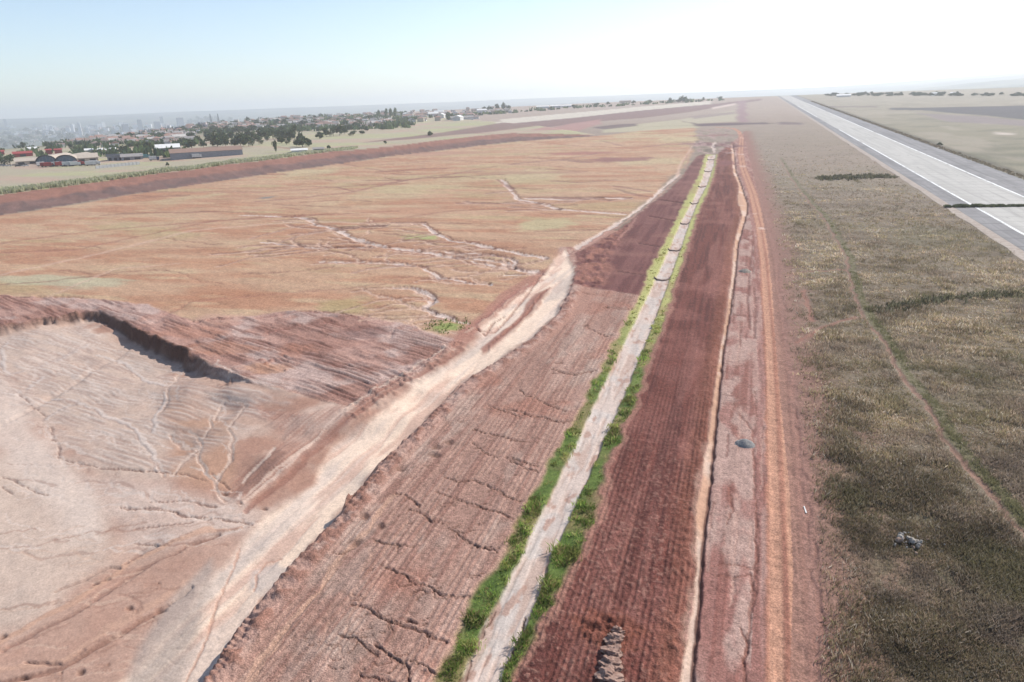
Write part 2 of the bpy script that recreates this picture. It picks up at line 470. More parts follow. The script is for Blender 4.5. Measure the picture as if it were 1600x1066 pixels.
for a in [(350, 545, 9, 5, C(196, 140, 114), .7), (460, 548, 6, 4, C(192, 138, 116), .7), (570, 520, 7, 5, C(150, 110, 100), .7), (420, 575, 6, 3.4, C(210, 160, 130), .7), (340, 500, 8, 5, C(212, 168, 148), .7), (300, 520, 10, 6, C(196, 144, 122), .7)]:
    blot(*a)
for p in [[(400, 497), (440, 492), (480, 487), (530, 489), (560, 497)], [(300, 502), (340, 500), (380, 496)], [(420, 520), (470, 510), (520, 503)], [(0, 466), (60, 463), (130, 465)]]:
    wear_or_shade(PL(p), .6, C(158, 108, 98), .5, .4)
wear_or_shade(PL([(1010, 150), (1180, 140), (1280, 150), (1350, 185), (1420, 210), (1580, 220)], 0, ZU), .35, PALE2, .8, .1)
for (px, py, rr, hh) in [(410, 563, .9, .6), (417, 568, .9, .6), (424, 563, .7, .5), (440, 580, .35, .4)]:
    dent(P(px, py), rr, -hh, C(168, 108, 88), .6)
i, d, s, g = near_line(X, Y, PL([(560, 640), (600, 612), (640, 590), (680, 565), (712, 540)]), 6); L = Loc(i)
mk = (1 - ss(1.5, 4.5, d)) * ss(.5, .66, fbm(L.X / 1.8, L.Y / 1.2, 3, 77))
Z[i] += mk * .3; put(i, C(178, 128, 112), mk * .4)

# C. silt basin and washed ground on the lower left
i = np.nonzero((sdl > -.2) & (RHO < 300))[0]; L = Loc(i)
mk = ss(-.2, .6, sdl[i])
lc = flat(len(i), C(208, 178, 162))
lc = mixl(lc, C(194, 154, 136), ss(.42, .65, fbm(L.X / 10, L.Y / 6, 4, 81)))
lc = mixl(lc, C(222, 198, 184), ss(.5, .68, fbm(L.X / 7, L.Y / 9, 4, 82)) * .8)
lc *= (.92 + .16 * L.n_hi)[:, None] * np.array([1.03, .98, .93])
put(i, lc, mk)
Z[i] += mk * ((fbm(L.X / 5, L.Y / 5, 4, 83) - .5) * .3 + (L.n_hi - .5) * .1)
REG[i[mk > .5]] = 3
# the bank face itself: bare red earth, fluted, its shade put into the dark colour
i, d, s, g = near_line(WX, WY, np.array([P(a, b) for a, b in low_px]), 4); L = Loc(i)
mk = (1 - ss(.5, 1.5, np.abs(sdl[i] - .35))) * ss(.6, 2.5, -LOWZ[i])
put(i, C(112, 80, 68), mk)
Z[i] += mk * (fbm(s / 2.6, s * 0, 4, 3) - .5) * 1.5

def area(pxs, c, amt, wdt, dz=-3.8):
    i, mk = softi(W2X, W2Y, np.array([P(a, b, dz) for a, b in pxs]), wdt)
    put(i, c, mk * amt)
area([(-200, 540), (0, 532), (120, 518), (215, 545), (255, 585), (262, 640), (240, 720), (250, 760), (130, 745), (100, 690), (0, 600), (-200, 620)], C(222, 196, 178), .8, 2.5)
area([(-200, 740), (0, 720), (90, 760), (150, 810), (160, 880), (60, 950), (0, 970), (-200, 1000)], C(226, 202, 184), .8, 3)
area([(110, 740), (250, 760), (380, 785), (420, 815), (330, 845), (200, 850), (140, 800)], C(228, 202, 186), .8, 2)
area([(-40, 590), (30, 620), (60, 690), (120, 760), (140, 850), (90, 850), (40, 790), (0, 720), (-60, 690)], C(238, 216, 200), .8, 2)
area([(255, 620), (330, 640), (360, 690), (370, 770), (300, 760), (255, 745)], C(212, 168, 140), .7, 1.5)
area([(0, 985), (180, 890), (330, 830), (400, 835), (350, 900), (210, 1066), (-100, 1066)], C(202, 162, 142), .75, 2, -4)
# basin furrows, softened by silt
fd2 = P(230, 660, -4) - P(60, 610, -4); fd2 /= np.hypot(*fd2)
i, mk = softi(W2X, W2Y, np.array([P(a, b, -3.8) for a, b in [(-200, 535), (0, 535), (140, 512), (260, 580), (385, 605), (480, 625), (380, 690), (250, 740), (120, 720), (60, 640), (-200, 640)]]), 2); L = Loc(i)
ac = -L.X * fd2[1] + L.Y * fd2[0]; al = L.X * fd2[0] + L.Y * fd2[1]
fr = ss(.1, .9, np.abs((((ac + 3.4 * (fbm(L.X / 10, L.Y / 10, 4, 85) - .5)) / 1.05) % 1.0) - .5) * 2) * .5 + .5 * ss(.36, .64, fbm(ac / .6, al / 9, 3, 84))
kp = mk * ss(.32, .52, fbm(al / 7, ac / 2.2, 4, 86))
Z[i] += kp * fr * .11
put(i, C(234, 218, 206), kp * fr * .55); put(i, C(172, 142, 130), kp * (1 - fr) * .5)
# harrow marks running into the wash on the right of the basin
fd3 = P(560, 640, -1.5) - P(420, 740, -2.6); fd3 /= np.hypot(*fd3)
i, mk = softi(WX, WY, np.array([P(a, b, -2) for a, b in [(400, 640), (470, 660), (560, 640), (640, 590), (715, 545), (725, 560), (600, 640), (500, 700), (372, 778), (355, 770), (365, 740), (450, 690)]]), .8); L = Loc(i)
ac = -L.X * fd3[1] + L.Y * fd3[0]; al = L.X * fd3[0] + L.Y * fd3[1]
fr = ss(.1, .9, np.abs((((ac + 1.0 * (fbm(L.X / 6, L.Y / 6, 4, 87) - .5)) / .95) % 1.0) - .5) * 2) * .5 + .5 * ss(.36, .64, fbm(ac / .5, al / 9, 3, 83))
kp = mk * ss(.36, .56, fbm(al / 6, ac / 1.7, 3, 88))
Z[i] += kp * fr * .28
put(i, C(170, 122, 106), mk * (1 - fr) * .65); put(i, C(226, 192, 176), mk * fr * .3)
area([(370, 770), (380, 735), (430, 705), (445, 715), (400, 765)], C(158, 120, 106), .75, .6, -2.6)
# small washes, cut edges and tracks on the basin floor
for p in [[(90, 200), (250, 150), (400, 90), (560, 20)], [(100, 310), (200, 265), (280, 205)], [(620, 60), (760, 100), (870, 160), (900, 200), (960, 240), (1060, 270)], [(280, 480), (340, 430), (440, 385), (520, 370)],
          [(520, 370), (640, 420), (760, 490), (880, 560), (950, 640), (1000, 720), (1010, 810)], [(320, 330), (420, 350), (520, 372)], [(1060, 310), (1010, 440), (990, 560)], [(70, 200), (30, 130), (25, 60), (60, 0)]]:
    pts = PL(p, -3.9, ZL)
    wear_or_shade(pts, .42, C(234, 216, 204), .75, -.02); wear_or_shade(pts + np.array([-.2, -.4]), .16, C(170, 146, 136), .5, .09)
for p in [[(120, 310), (200, 380), (290, 450)], [(330, 520), (340, 590), (380, 640), (380, 720)], [(0, 830), (150, 895), (290, 955)], [(380, 730), (500, 745), (650, 785), (850, 805), (1010, 820)], [(20, 900), (80, 950)], [(760, 1035), (900, 1045), (1066, 1055)]]:
    wear_or_shade(PL(p, -3.9, ZL), .14, C(146, 118, 108), .7, .16, wob=.7)
for p in [[(200, 80), (150, 150), (80, 260), (50, 380)], [(360, 260), (450, 290), (600, 345), (640, 360), (600, 440), (540, 520), (540, 640), (520, 720), (440, 840)], [(490, 320), (430, 430)], [(330, 560), (400, 490), (390, 420)], [(240, 500), (300, 560), (330, 610), (310, 700), (360, 790), (440, 860), (500, 960)],
          [(120, 500), (180, 580), (300, 640)], [(120, 800), (200, 700), (300, 640)], [(0, 690), (30, 730), (45, 800)], [(620, 860), (740, 740), (850, 660)]]:
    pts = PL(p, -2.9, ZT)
    wear_or_shade(pts, .4, C(232, 206, 188), .75, .06); wear_or_shade(pts + np.array([.35, -.4]), .14, C(174, 132, 114), .5, .09)
wear_or_shade(PL([(600, 940), (720, 850), (870, 740), (1000, 660), (1150, 570)], -2.2, ZT), .4, C(236, 204, 184), .8, -.04)
wear_or_shade(PL([(372, 776), (455, 712), (525, 660), (600, 612), (660, 576), (712, 541)], -1.3), .4, C(238, 206, 186), .8, -.05)
wear_or_shade(PL([(380, 786), (470, 716), (545, 664), (630, 612), (720, 555)], -1.5), .75, C(164, 112, 96), .6, .08)
for p in [[(470, 80), (600, 100), (760, 115), (860, 150)], [(500, 250), (700, 265), (850, 300)], [(620, 230), (760, 225), (900, 250)], [(560, 390), (680, 405), (800, 350)], [(560, 330), (700, 325), (880, 300)], [(880, 120), (920, 150), (960, 190)], [(700, 260), (760, 285), (900, 295), (1050, 330)]]:
    wear_or_shade(PL(p, -3.8, Z7), .13, C(150, 116, 102), .7, .15, wob=.7)
for p, wd, c, de in [([(0, 800), (150, 720), (350, 610), (560, 470), (700, 400), (850, 350), (1000, 340)], .6, C(216, 172, 146), -.08), ([(0, 835), (200, 742), (400, 632), (600, 505), (740, 432), (900, 372)], .4, C(160, 124, 110), .22),
                    ([(-80, 980), (250, 915), (400, 830), (560, 730), (800, 580)], .4, C(160, 120, 104), .25), ([(0, 900), (250, 880), (380, 800), (520, 710), (780, 560)], .5, C(216, 174, 150), -.05), ([(540, 480), (590, 430), (650, 400)], .5, C(160, 126, 112), .25),
                    ([(240, 590), (330, 540), (420, 500), (500, 500)], .3, C(180, 150, 134), .2), ([(130, 870), (250, 900), (330, 850)], .25, C(160, 126, 112), .2)]:
    wear_or_shade(PL(p, -4, Z7), wd, c, .75, de)
for (a, b) in [(670, 660), (390, 560), (20, 765), (950, 190), (1010, 235), (1110, 250), (545, 655), (430, 545), (300, 940), (100, 930)]:
    dent(P(a / 2.667, 700 + b / 2.667, -3.6), .6, .35, C(120, 86, 74), .7, 1.3)
for (a, b, sc) in [(660, 560, 1.6), (640, 700, 2.0), (560, 660, 1.2), (250, 930, 1.4), (450, 900, 1.3)]:
    c0 = P(a / 2.667, 700 + b / 2.667, -4)
    for q in range(6):
        an = R(200 + q * 24); wear_or_shade(np.array([c0, c0 + sc * np.array([math.cos(an), math.sin(an) * .8])]), .12, C(180, 138, 118), .5, .04, wob=.5)

# many fine threads of washed sand that gather towards the outlet
tgt = P(405, 815, -3.6)
for q in range(95):
    a = P(rt_.uniform(-20, 370), rt_.uniform(560, 860), -3.6); pts = [a]
    if np.hypot(*(a - tgt)) < 4: continue
    for k in range(rt_.randrange(3, 8)):
        v = tgt - pts[-1]; an = math.atan2(v[1], v[0]) + rt_.uniform(-.7, .7); pts.append(pts[-1] + rt_.uniform(.8, 2.2) * np.array([math.cos(an), math.sin(an)]))
    lt = rt_.random() < .65
    wear_or_shade(np.array(pts), rt_.uniform(.12, .3), C(236, 216, 202) if lt else C(180, 146, 130), .5, .025, wob=1.2)
for q in range(60):
    a = P(rt_.uniform(-20, 340), rt_.uniform(830, 1066), -4); an = rt_.uniform(.2, .9); pts = [a]
    for k in range(4):
        an += rt_.uniform(-.35, .35); pts.append(pts[-1] + rt_.uniform(.6, 2.0) * np.array([math.cos(an), math.sin(an)]))
    lt = rt_.random() < .5
    wear_or_shade(np.array(pts), rt_.uniform(.1, .3), C(224, 190, 168) if lt else C(172, 132, 114), .5, .03, wob=1.1)
# fallen lumps below the bank
for q in range(130):
    k = rt_.uniform(3, len(low_px) - 2); j = int(k); f_ = k - j
    a = P(low_px[j][0] * (1 - f_) + low_px[j + 1][0] * f_, low_px[j][1] * (1 - f_) + low_px[j + 1][1] * f_) + np.array([rt_.uniform(-2.6, .3), -rt_.uniform(.4, 2.2)])
    dent(a, rt_.uniform(.2, .55), -rt_.uniform(.15, .5), C(150, 112, 96), .5)
# the sandy wash: two arms above, one broad bed below
def wdz(b): return float(np.interp(b, [390, 450, 600, 800, 1000], [-.6, -1.2, -2.2, -3.4, -4.1]))
wash_px = [(883, 392), (898, 425), (890, 455), (868, 497), (826, 535), (775, 568), (728, 597), (680, 645), (600, 722), (525, 812), (431, 910), (367, 992), (319, 1066), (220, 1190), (60, 1190), (190, 1066), (262, 985), (330, 905), (394, 831), (424, 801), (487, 756), (527, 700), (610, 652), (650, 612), (700, 582), (745, 545), (753, 520), (800, 480), (838, 445), (868, 415), (872, 400)]
area([(715, 540), (745, 500), (800, 455), (845, 425), (862, 420), (838, 447), (800, 484), (753, 526), (735, 548)], C(186, 134, 116), .8, .6, -.4)
isl_px = [(862, 452), (855, 466), (838, 488), (815, 512), (790, 535), (764, 553), (762, 546), (790, 522), (815, 500), (832, 478), (845, 462)]
d3 = P(880, 430) - P(400, 850, -3.6); d3 /= np.hypot(*d3)
i, mk = softi(WX, WY, np.array([P(a, b, wdz(b)) for a, b in wash_px]), .9); L = Loc(i)
mk = mk * (1 - soft(L.WX, L.WY, np.array([P(a, b, wdz(b)) for a, b in isl_px]), .4))
acw = -L.X * d3[1] + L.Y * d3[0]; alw = L.X * d3[0] + L.Y * d3[1]
flow = fbm(acw / 1.5, alw / 14, 4, 101)
wc = flat(len(i), C(254, 230, 210, 1.05))
wc = mixl(wc, C(238, 204, 186), ss(.48, .66, flow))
wc = mixl(wc, C(246, 226, 212), ss(.55, .7, fbm(acw / 2.6, alw / 20, 4, 102)) * .8)
wc = mixl(wc, C(222, 206, 196), ss(.52, .64, fbm(acw / 5, alw / 24, 3, 103)) * .7)
wc *= np.array([1.0, .965, .925])
put(i, wc, mk)
Z[i] -= mk * (.25 + .12 * ss(.48, .6, flow))
REG[i[mk > .5]] = 4
area([(200, 1080), (230, 1000), (280, 930), (345, 870), (352, 885), (318, 960), (290, 1066), (260, 1150), (150, 1150)], C(192, 174, 162), .8, .8, -4.2)
area([(402, 905), (408, 880), (440, 870), (455, 880), (430, 905), (412, 918)], C(216, 200, 190), .7, .4, -3.9)
for p in [[(1000, 420), (960, 520), (900, 640), (850, 800), (760, 976)], [(1180, 560), (1080, 620), (1000, 740), (900, 900)], [(1060, 590), (1070, 520), (1110, 470), (1170, 460)]]:
    wear_or_shade(PL(p, -3.9, Z7), .16, C(210, 164, 142), .7, .08, wob=.4)
for p in [[(1095, 455), (1050, 490), (1000, 560), (930, 620), (850, 690)], [(1060, 400), (1010, 470), (930, 570), (860, 640), (790, 640)], [(780, 630), (820, 655), (850, 610), (900, 580)]]:
    wear_or_shade(PL(p, -1, Z6), .3, C(150, 102, 88), .6, .3, wob=.6)
area(isl_px, C(170, 116, 100), .85, .35, -.9)
wear_or_shade(PL([(1000, 440), (900, 530), (820, 600), (740, 640)], -.5, Z6), .5, PALE2, .6, -.1)
wear_or_shade(PL([(1060, 420), (960, 470), (860, 550), (780, 620)], -.5, Z6), .7, C(178, 124, 110), .7, .1)
drn = PL([(1062, 272), (1046, 285), (1030, 300), (1010, 318), (990, 333), (960, 352), (930, 370), (905, 385), (885, 398)])
wear_or_shade(drn, 1.0, PALE, .9, .4)
wear_or_shade(drn + np.array([2.2, .6]), .5, C(206, 160, 146), .6, .1)
wear_or_shade(PL([(1086, 222), (1076, 238), (1064, 256), (1058, 276)]), .8, PALE2, .7, .1)

# D/E. graded slopes between wash and channel
vl = [(684, 1066), (740, 936), (788, 856), (840, 760), (883, 680), (927, 599), (968, 520), (1001, 460), (1012, 428), (1045, 366), (1070, 316), (1092, 273), (1103, 241)]   # outer left verge
cl = [(718, 1066), (763, 960), (780, 936), (828, 836), (872, 748), (906, 680), (938, 610), (975, 535), (1005, 475), (1024, 436), (1045, 389), (1064, 346), (1083, 312), (1098, 277), (1107, 243)]
cr_ = [(780, 1066), (792, 1034), (820, 980), (836, 938), (864, 860), (876, 840), (924, 732), (947, 680), (983, 599), (1013, 524), (1039, 456), (1047, 433), (1064, 387), (1077, 348), (1090, 316), (1105, 288), (1116, 256), (1118, 241)]
vr = [(798, 1066), (832, 1020), (860, 936), (900, 876), (932, 800), (944, 736), (970, 680), (1005, 588), (1035, 512), (1048, 460), (1060, 424), (1073, 389), (1088, 338), (1105, 301), (1116, 271), (1121, 241)]
tl = [(1062, 1066), (1078, 980), (1090, 880), (1088, 792), (1106, 692), (1112, 640), (1126, 545), (1137, 478), (1145, 419), (1147, 383), (1160, 335), (1153, 315), (1154, 287), (1146, 270), (1143, 236), (1142, 225)]
def down(l):
    """carry an outline on below the bottom of the frame"""
    (x1, y1), (x2, y2) = l[0], l[1]
    k = (x1 - x2) / (y1 - y2)
    return [(x1 + k * 420, y1 + 420), (x1 + k * 180, y1 + 180)] + l
vl, cl, cr_, vr, tl = map(down, (vl, cl, cr_, vr, tl))
VL, CL, CR, VR, TL = [np.array([P(a, b) for a, b in q]) for q in (vl, cl, cr_, vr, tl)]
gd = P(1073, 340) - P(749, 1066); gd /= np.hypot(*gd)
GA = -X * gd[1] + Y * gd[0]; GL = X * gd[0] + Y * gd[1]
WR = np.array([P(a, b, -.4) for a, b in wash_r_px])
# D: pinkish brown, harrowed lengthwise, cracked across
dpoly = np.vstack([[P(a, b) for a, b in [(1003, 461), (970, 456), (940, 452), (925, 470), (905, 490), (860, 530), (800, 565), (740, 610)]], WR[9:], VL[:10]])
i, mk = softi(WX, WY, dpoly, .5); L = Loc(i)
mk = mk * (1 - L.LOWM)
dc = flat(len(i), C(190, 156, 142))
hs = fbm(L.GA / .55, L.GL / 26, 3, 111)
dc = mixl(dc, C(164, 126, 114), ss(.5, .68, hs) * .8)
dc = mixl(dc, C(210, 178, 164), ss(.54, .7, fbm(L.GA / 2.4, L.GL / 40, 3, 112)) * .7)
dc = mixl(dc, C(198, 178, 166), ss(.56, .7, fbm(L.GA / 3.5, L.GL / 9, 3, 113)) * .6)
dc = mixl(dc, C(170, 116, 98), ss(.56, .7, L.n_md) * .5)
rdg = ss(.1, .9, np.abs((((L.GA + .5 * (fbm(L.GA / 3, L.GL / 18, 3, 114) - .5)) / .74) % 1.0) - .5) * 2) * ss(.32, .5, fbm(L.GA / 2.2, L.GL / 12, 3, 115))
dc = mixl(dc, C(150, 110, 98), (1 - rdg) * .35)
dc *= (.78 + .44 * L.n_fi)[:, None] * np.array([1.10, 1.05, 1.0])
put(i, dc, mk)
REG[i[mk > .5]] = 5
Z[i] += mk * (rdg * .10 + (hs - .5) * .2 + (L.n_hi - .5) * .2 + (L.n_fi - .5) * .08)
# berm above the wash: eroded, lumpy, with a trodden orange line along its far side
i, d, s, g = near_line(X, Y, WR, 8)
k_ = (~INLOW[i]) & (d < 8); i = i[k_]; d = d[k_]; s = s[k_]; L = Loc(i)
lump = fbm(L.X / 1.5, L.Y / 1.5, 4, 121); on = ss(25, 60, s)
Z[i] += (1 - ss(1.6, 4.0, d)) * ss(0, .5, d) * on * (.45 + 1.1 * (lump - .45))
gul = np.abs(((s + 1.8 * (L.n_md - .5)) / (.9 + .4 * L.n_lo) % 1) - .5) * 2
Z[i] -= (1 - ss(.0, 2.6, d)) * gul * .30 * on
bcol = flat(len(i), C(198, 158, 142)); bcol = mixl(bcol, C(170, 126, 110), ss(.45, .6, lump)); bcol = mixl(bcol, C(216, 184, 168), ss(.55, .7, L.n_hi) * .6)
put(i, bcol, 1 - ss(2.2, 3.6, d + 1.2 * (L.n_hi - .5)))
wear_or_shade(PL([(620, 770), (600, 794), (525, 880), (450, 981), (412, 1037), (350, 1130)], 0), .42, C(214, 172, 148), .8, .1)
for (a, b) in [(500, 130), (440, 180), (330, 230), (230, 460), (160, 420), (130, 520), (450, 150)]:
    dent(P(500 + a / 2.502, 640 + b / 2.502), 1.0, .4, C(136, 100, 86), .6)
# cracks
cracks = [([(460, 320), (520, 350), (560, 360), (620, 380), (690, 400), (745, 420)], Z8), ([(490, 265), (540, 280), (610, 275), (680, 310), (720, 335), (780, 360)], Z8), ([(600, 130), (640, 170), (700, 185), (740, 190), (790, 205), (850, 225)], Z8),
          ([(750, 205), (800, 230), (850, 240)], Z8), ([(350, 390), (410, 405), (430, 435), (500, 445)], Z8), ([(505, 465), (540, 475), (560, 510), (620, 535), (690, 560)], Z8), ([(210, 510), (260, 525), (310, 540)], Z8),
          ([(245, 615), (320, 640), (380, 680), (430, 690), (480, 725), (520, 735), (610, 740)], Z8), ([(360, 720), (410, 715), (440, 710)], Z8), ([(125, 765), (170, 765), (210, 795), (270, 825), (350, 820), (390, 835)], Z8), ([(270, 825), (370, 855), (430, 885), (500, 915)], Z8),
          ([(215, 910), (260, 945), (310, 985), (370, 995), (440, 1030)], Z8), ([(600, 80), (680, 100), (760, 120), (830, 125)], Z8), ([(720, 0), (800, 15), (870, 35), (950, 50)], Z8), ([(1100, 790), (1160, 810), (1200, 815), (1260, 800)], Z6), ([(960, 880), (1010, 910), (1090, 945), (1170, 970)], Z6),
          ([(1230, 610), (1320, 655)], Z6), ([(1330, 530), (1380, 545), (1430, 540)], Z6), ([(820, 940), (900, 965), (960, 990)], Z6), ([(300, 330), (350, 350), (390, 380)], Z8), ([(160, 1040), (230, 1050), (300, 1066)], Z8), ([(270, 960), (330, 1000), (360, 1060)], Z8), ([(80, 880), (150, 900), (230, 960)], Z8)]
for p, zz in cracks:
    pts = PL(p, 0, zz)
    wear_or_shade(pts, .085, C(104, 70, 60), .85, .27, wob=1.2)
    wear_or_shade(pts, .3, C(150, 108, 94), .4, .05, wob=1.1)
    wear_or_shade(pts + np.array([0, .3]), .2, C(204, 166, 148), .4, -.04, wob=1.3)
    for q in range(3):
        a = pts[rt_.randrange(len(pts))]; an = rt_.choice([-.5, -2.4, .6, -1.4]) + rt_.uniform(-.4, .4); ln = rt_.uniform(.6, 1.8)
        wear_or_shade(np.array([a, a + ln * np.array([math.cos(an), math.sin(an)])]), .07, C(118, 82, 70), .65, .14, wob=.8)
rnd = random.Random(4)
for q in range(110):
    a = rnd.uniform(330, 940); b = rnd.uniform(520, 1066)
    p0 = P(a, b); an = rnd.uniform(-.6, .1); ln = rnd.uniform(.5, 2.0)
    if not inside(np.array([p0[0]]), np.array([p0[1]]), dpoly)[0]: continue
    wear_or_shade(np.array([p0, p0 + ln * .5 * np.array([math.cos(an), math.sin(an)]), p0 + ln * np.array([math.cos(an + .5), math.sin(an + .5)])]), .08, C(124, 86, 74), .6, .14, wob=.7)
for p in [[(0, 940), (60, 820), (330, 330)], [(60, 960), (120, 830), (400, 330)]]:
    wear_or_shade(PL(p, 0, Z8), .22, C(206, 166, 146), .5, .05)
wear_or_shade(VL + np.array([-.3, 0]), .3, C(208, 166, 146), .6, 0)
# E: dark red-brown upper slope
epoly = np.vstack([[P(a, b) for a, b in [(1103, 241), (1090, 243), (1078, 258), (1066, 276), (1042, 300), (1006, 328), (985, 345), (960, 363), (925, 382), (900, 396), (898, 425), (895, 445), (940, 452), (1001, 462)]], VL[9:]])
i, mk = softi(WX, WY, epoly, .7); L = Loc(i)
ec = flat(len(i), C(140, 94, 88))
ec = mixl(ec, C(122, 78, 74), ss(.45, .65, fbm(L.GA / 1.2, L.GL / 30, 3, 131)))
ec = mixl(ec, C(156, 110, 100), ss(.5, .7, L.n_md) * .6)
mott = soft(L.WX, L.WY, np.array([P(a, b) for a, b in [(985, 345), (960, 363), (925, 382), (900, 396), (895, 445), (940, 455), (955, 420), (965, 390)]]), 3)
ec = mixl(ec, C(172, 120, 104), mott * ss(.42, .6, fbm(L.X / 2.5, L.Y / 4, 4, 132)))
ec *= (.85 + .3 * L.n_fi)[:, None]
put(i, ec, mk)
REG[i[mk > .5]] = 6
Z[i] += mk * ((fbm(L.GA / .6, L.GL / 20, 3, 133) - .5) * .2 + mott * (fbm(L.X / 1.5, L.Y / 1.5, 4, 121) - .5) * 1.2)
for p in [[(480, 560), (620, 585)], [(420, 710), (540, 730)], [(300, 865), (460, 890)], [(540, 470), (690, 490)]]:
    wear_or_shade(PL(p, 0, ZF), .25, C(88, 58, 54), .7, .3, wob=.6)
for p in [[(420, 560), (330, 660)], [(390, 610), (300, 690)], [(660, 270), (690, 220)], [(680, 300), (700, 240)]]:
    wear_or_shade(PL(p, 0, ZF), .5, C(196, 148, 132), .6, .1)
# F: red ploughed strip right of the channel
i, mk = softi(WX, WY, np.vstack([VR, TL[::-1]]), .5); L = Loc(i)
rid = fbm(L.GA / .42, L.GL / 22, 3, 141); clod = fbm(L.X / .4, L.Y / .4, 3, 142)
f2 = flat(len(i), C(132, 80, 70))
f2 = mixl(f2, C(108, 66, 60), ss(.45, .65, rid) * .8)
f2 = mixl(f2, C(162, 110, 98), ss(.52, .68, fbm(L.GA / 2.4, L.GL / 30, 3, 143)) * .6)
nearf = 1 - ss(60, 130, L.RHO)
f2 = mixl(f2, C(182, 136, 120), nearf * ss(.58, .7, clod) * .6)
f2 = mixl(f2, C(172, 118, 106), ss(.55, .7, L.n_md) * .35)
dt_ = dline(L.X, L.Y, TL, 8)[0]
tv = 1 - ss(1.0, 4.0, dt_ + 1.5 * (L.n_hi - .5))
f2 = mixl(f2, C(160, 104, 82), tv * .5)
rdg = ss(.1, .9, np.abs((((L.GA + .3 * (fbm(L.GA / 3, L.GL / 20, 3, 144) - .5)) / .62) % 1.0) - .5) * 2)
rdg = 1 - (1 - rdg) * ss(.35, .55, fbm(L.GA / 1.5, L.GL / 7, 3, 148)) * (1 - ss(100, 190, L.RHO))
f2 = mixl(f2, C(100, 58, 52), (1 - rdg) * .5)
f2 *= (.78 + .44 * L.n_fi)[:, None]
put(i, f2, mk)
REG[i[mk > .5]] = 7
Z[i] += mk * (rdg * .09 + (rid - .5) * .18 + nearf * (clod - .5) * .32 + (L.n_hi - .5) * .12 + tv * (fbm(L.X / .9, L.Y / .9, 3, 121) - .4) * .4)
wear_or_shade(VR + np.array([.5, 0]), .5, C(190, 142, 124), .6, 0)
# dark reddish fan of loose soil by the heap
scp = P(950, 985)
i = np.nonzero((abs(X - scp[0]) < 8) & (abs(Y - scp[1]) < 7))[0]; L = Loc(i)
dd = np.hypot((L.X - scp[0]) / 3.4, (L.Y - scp[1]) / 2.6) + .9 * (fbm(L.X / 1.1, L.Y / .8, 4, 145) - .5)
put(i, C(142, 86, 68), (1 - ss(.8, 1.25, dd)) * .7)
put(i, C(98, 56, 46), (1 - ss(.5, .9, dd)) * ss(.45, .62, fbm(L.X / .8, L.Y / .6, 3, 146)) * .9)
Z[i] += (1 - ss(.6, 1.1, dd)) * (fbm(L.X / .9, L.Y / .7, 3, 147) - .45) * .8

# H/I/J. trench, worked strip and the dirt road
road_px = [(1233, 1066), (1228, 900), (1224, 800), (1219, 700), (1214, 603), (1209, 528), (1203, 471), (1198, 407), (1189, 353), (1177, 304), (1161, 262), (1157, 239), (1159, 217), (1155, 206), (1147, 201), (1120, 199)]
ROAD = np.array([P(a, b) for a, b in down(road_px)])
ge = [(1292, 1066), (1287, 900), (1272, 760), (1252, 640), (1236, 530), (1226, 450), (1214, 380), (1200, 320), (1184, 265), (1172, 225), (1165, 205)]
GE = np.array([P(a, b) for a, b in down(ge)])
i, mk = softi(WX, WY, np.vstack([TL, GE[::-1]]), .8); L = Loc(i)
rd_, rs_, rg_ = dline(L.X, L.Y, ROAD, 60)
lat = rd_ * -rg_                                   # metres right of the road's centre
trk = fbm(lat / .5, rs_ / 40, 3, 151)
ic = flat(len(i), C(182, 136, 124))
ic = mixl(ic, C(156, 106, 94), ss(.48, .66, trk) * .8)
ic = mixl(ic, C(204, 166, 152), ss(.52, .68, fbm(lat / 1.6, rs_ / 18, 3, 152)) * .7)
ic = mixl(ic, C(154, 102, 92), ss(.52, .66, L.n_md) * .5)
ic = mixl(ic, C(204, 172, 158), ((lat < -3.2) & (lat > -9)) * ss(.42, .6, fbm(L.X / 3, L.Y / 8, 4, 153)) * .8)
ic *= (.84 + .32 * L.n_fi)[:, None]
put(i, ic, mk)
REG[i[mk > .5]] = 8
Z[i] += mk * ((trk - .5) * .12 + (L.n_hi - .5) * .12)
for p in [[(700, 500), (705, 600), (690, 700), (660, 1000)], [(600, 300), (610, 400), (590, 450)], [(540, 610), (620, 600), (690, 625)], [(540, 650), (620, 655), (680, 640)], [(640, 850), (665, 900), (660, 1066)], [(680, 640), (700, 720), (690, 780)], [(640, 20), (690, 80), (700, 250), (705, 500)]]:
    wear_or_shade(PL(p, 0, ZR), .16, C(146, 98, 86), .6, .12, wob=.6)
for p in [[(30, 200), (75, 220), (60, 330), (50, 480), (60, 600)], [(80, 420), (85, 500), (80, 640)], [(10, 310), (70, 330), (75, 360)], [(0, 540), (80, 545)]]:
    wear_or_shade(PL(p, 0, ZP), .3, C(136, 92, 84), .6, .18, wob=.6)
for q in range(60):                                 # older wheel marks beside the road
    k = rt_.uniform(2.2, len(ROAD) - 4); j = int(k); a = ROAD[j] * (1 - (k - j)) + ROAD[j + 1] * (k - j); v = (ROAD[j + 1] - ROAD[j]) / np.hypot(*(ROAD[j + 1] - ROAD[j]))
    o_ = rt_.choice([rt_.uniform(-8.5, -2.4), rt_.uniform(2.2, 3.6)]); ln = rt_.uniform(4, 22); a = a + np.array([v[1], -v[0]]) * o_
    lt = rt_.random() < .45
    wear_or_shade(np.array([a, a + v * ln * .5 + np.array([rt_.uniform(-.4, .4), 0]), a + v * ln]), rt_.uniform(.12, .28), C(206, 166, 150) if lt else C(140, 94, 84), .55, .06, wob=.5)
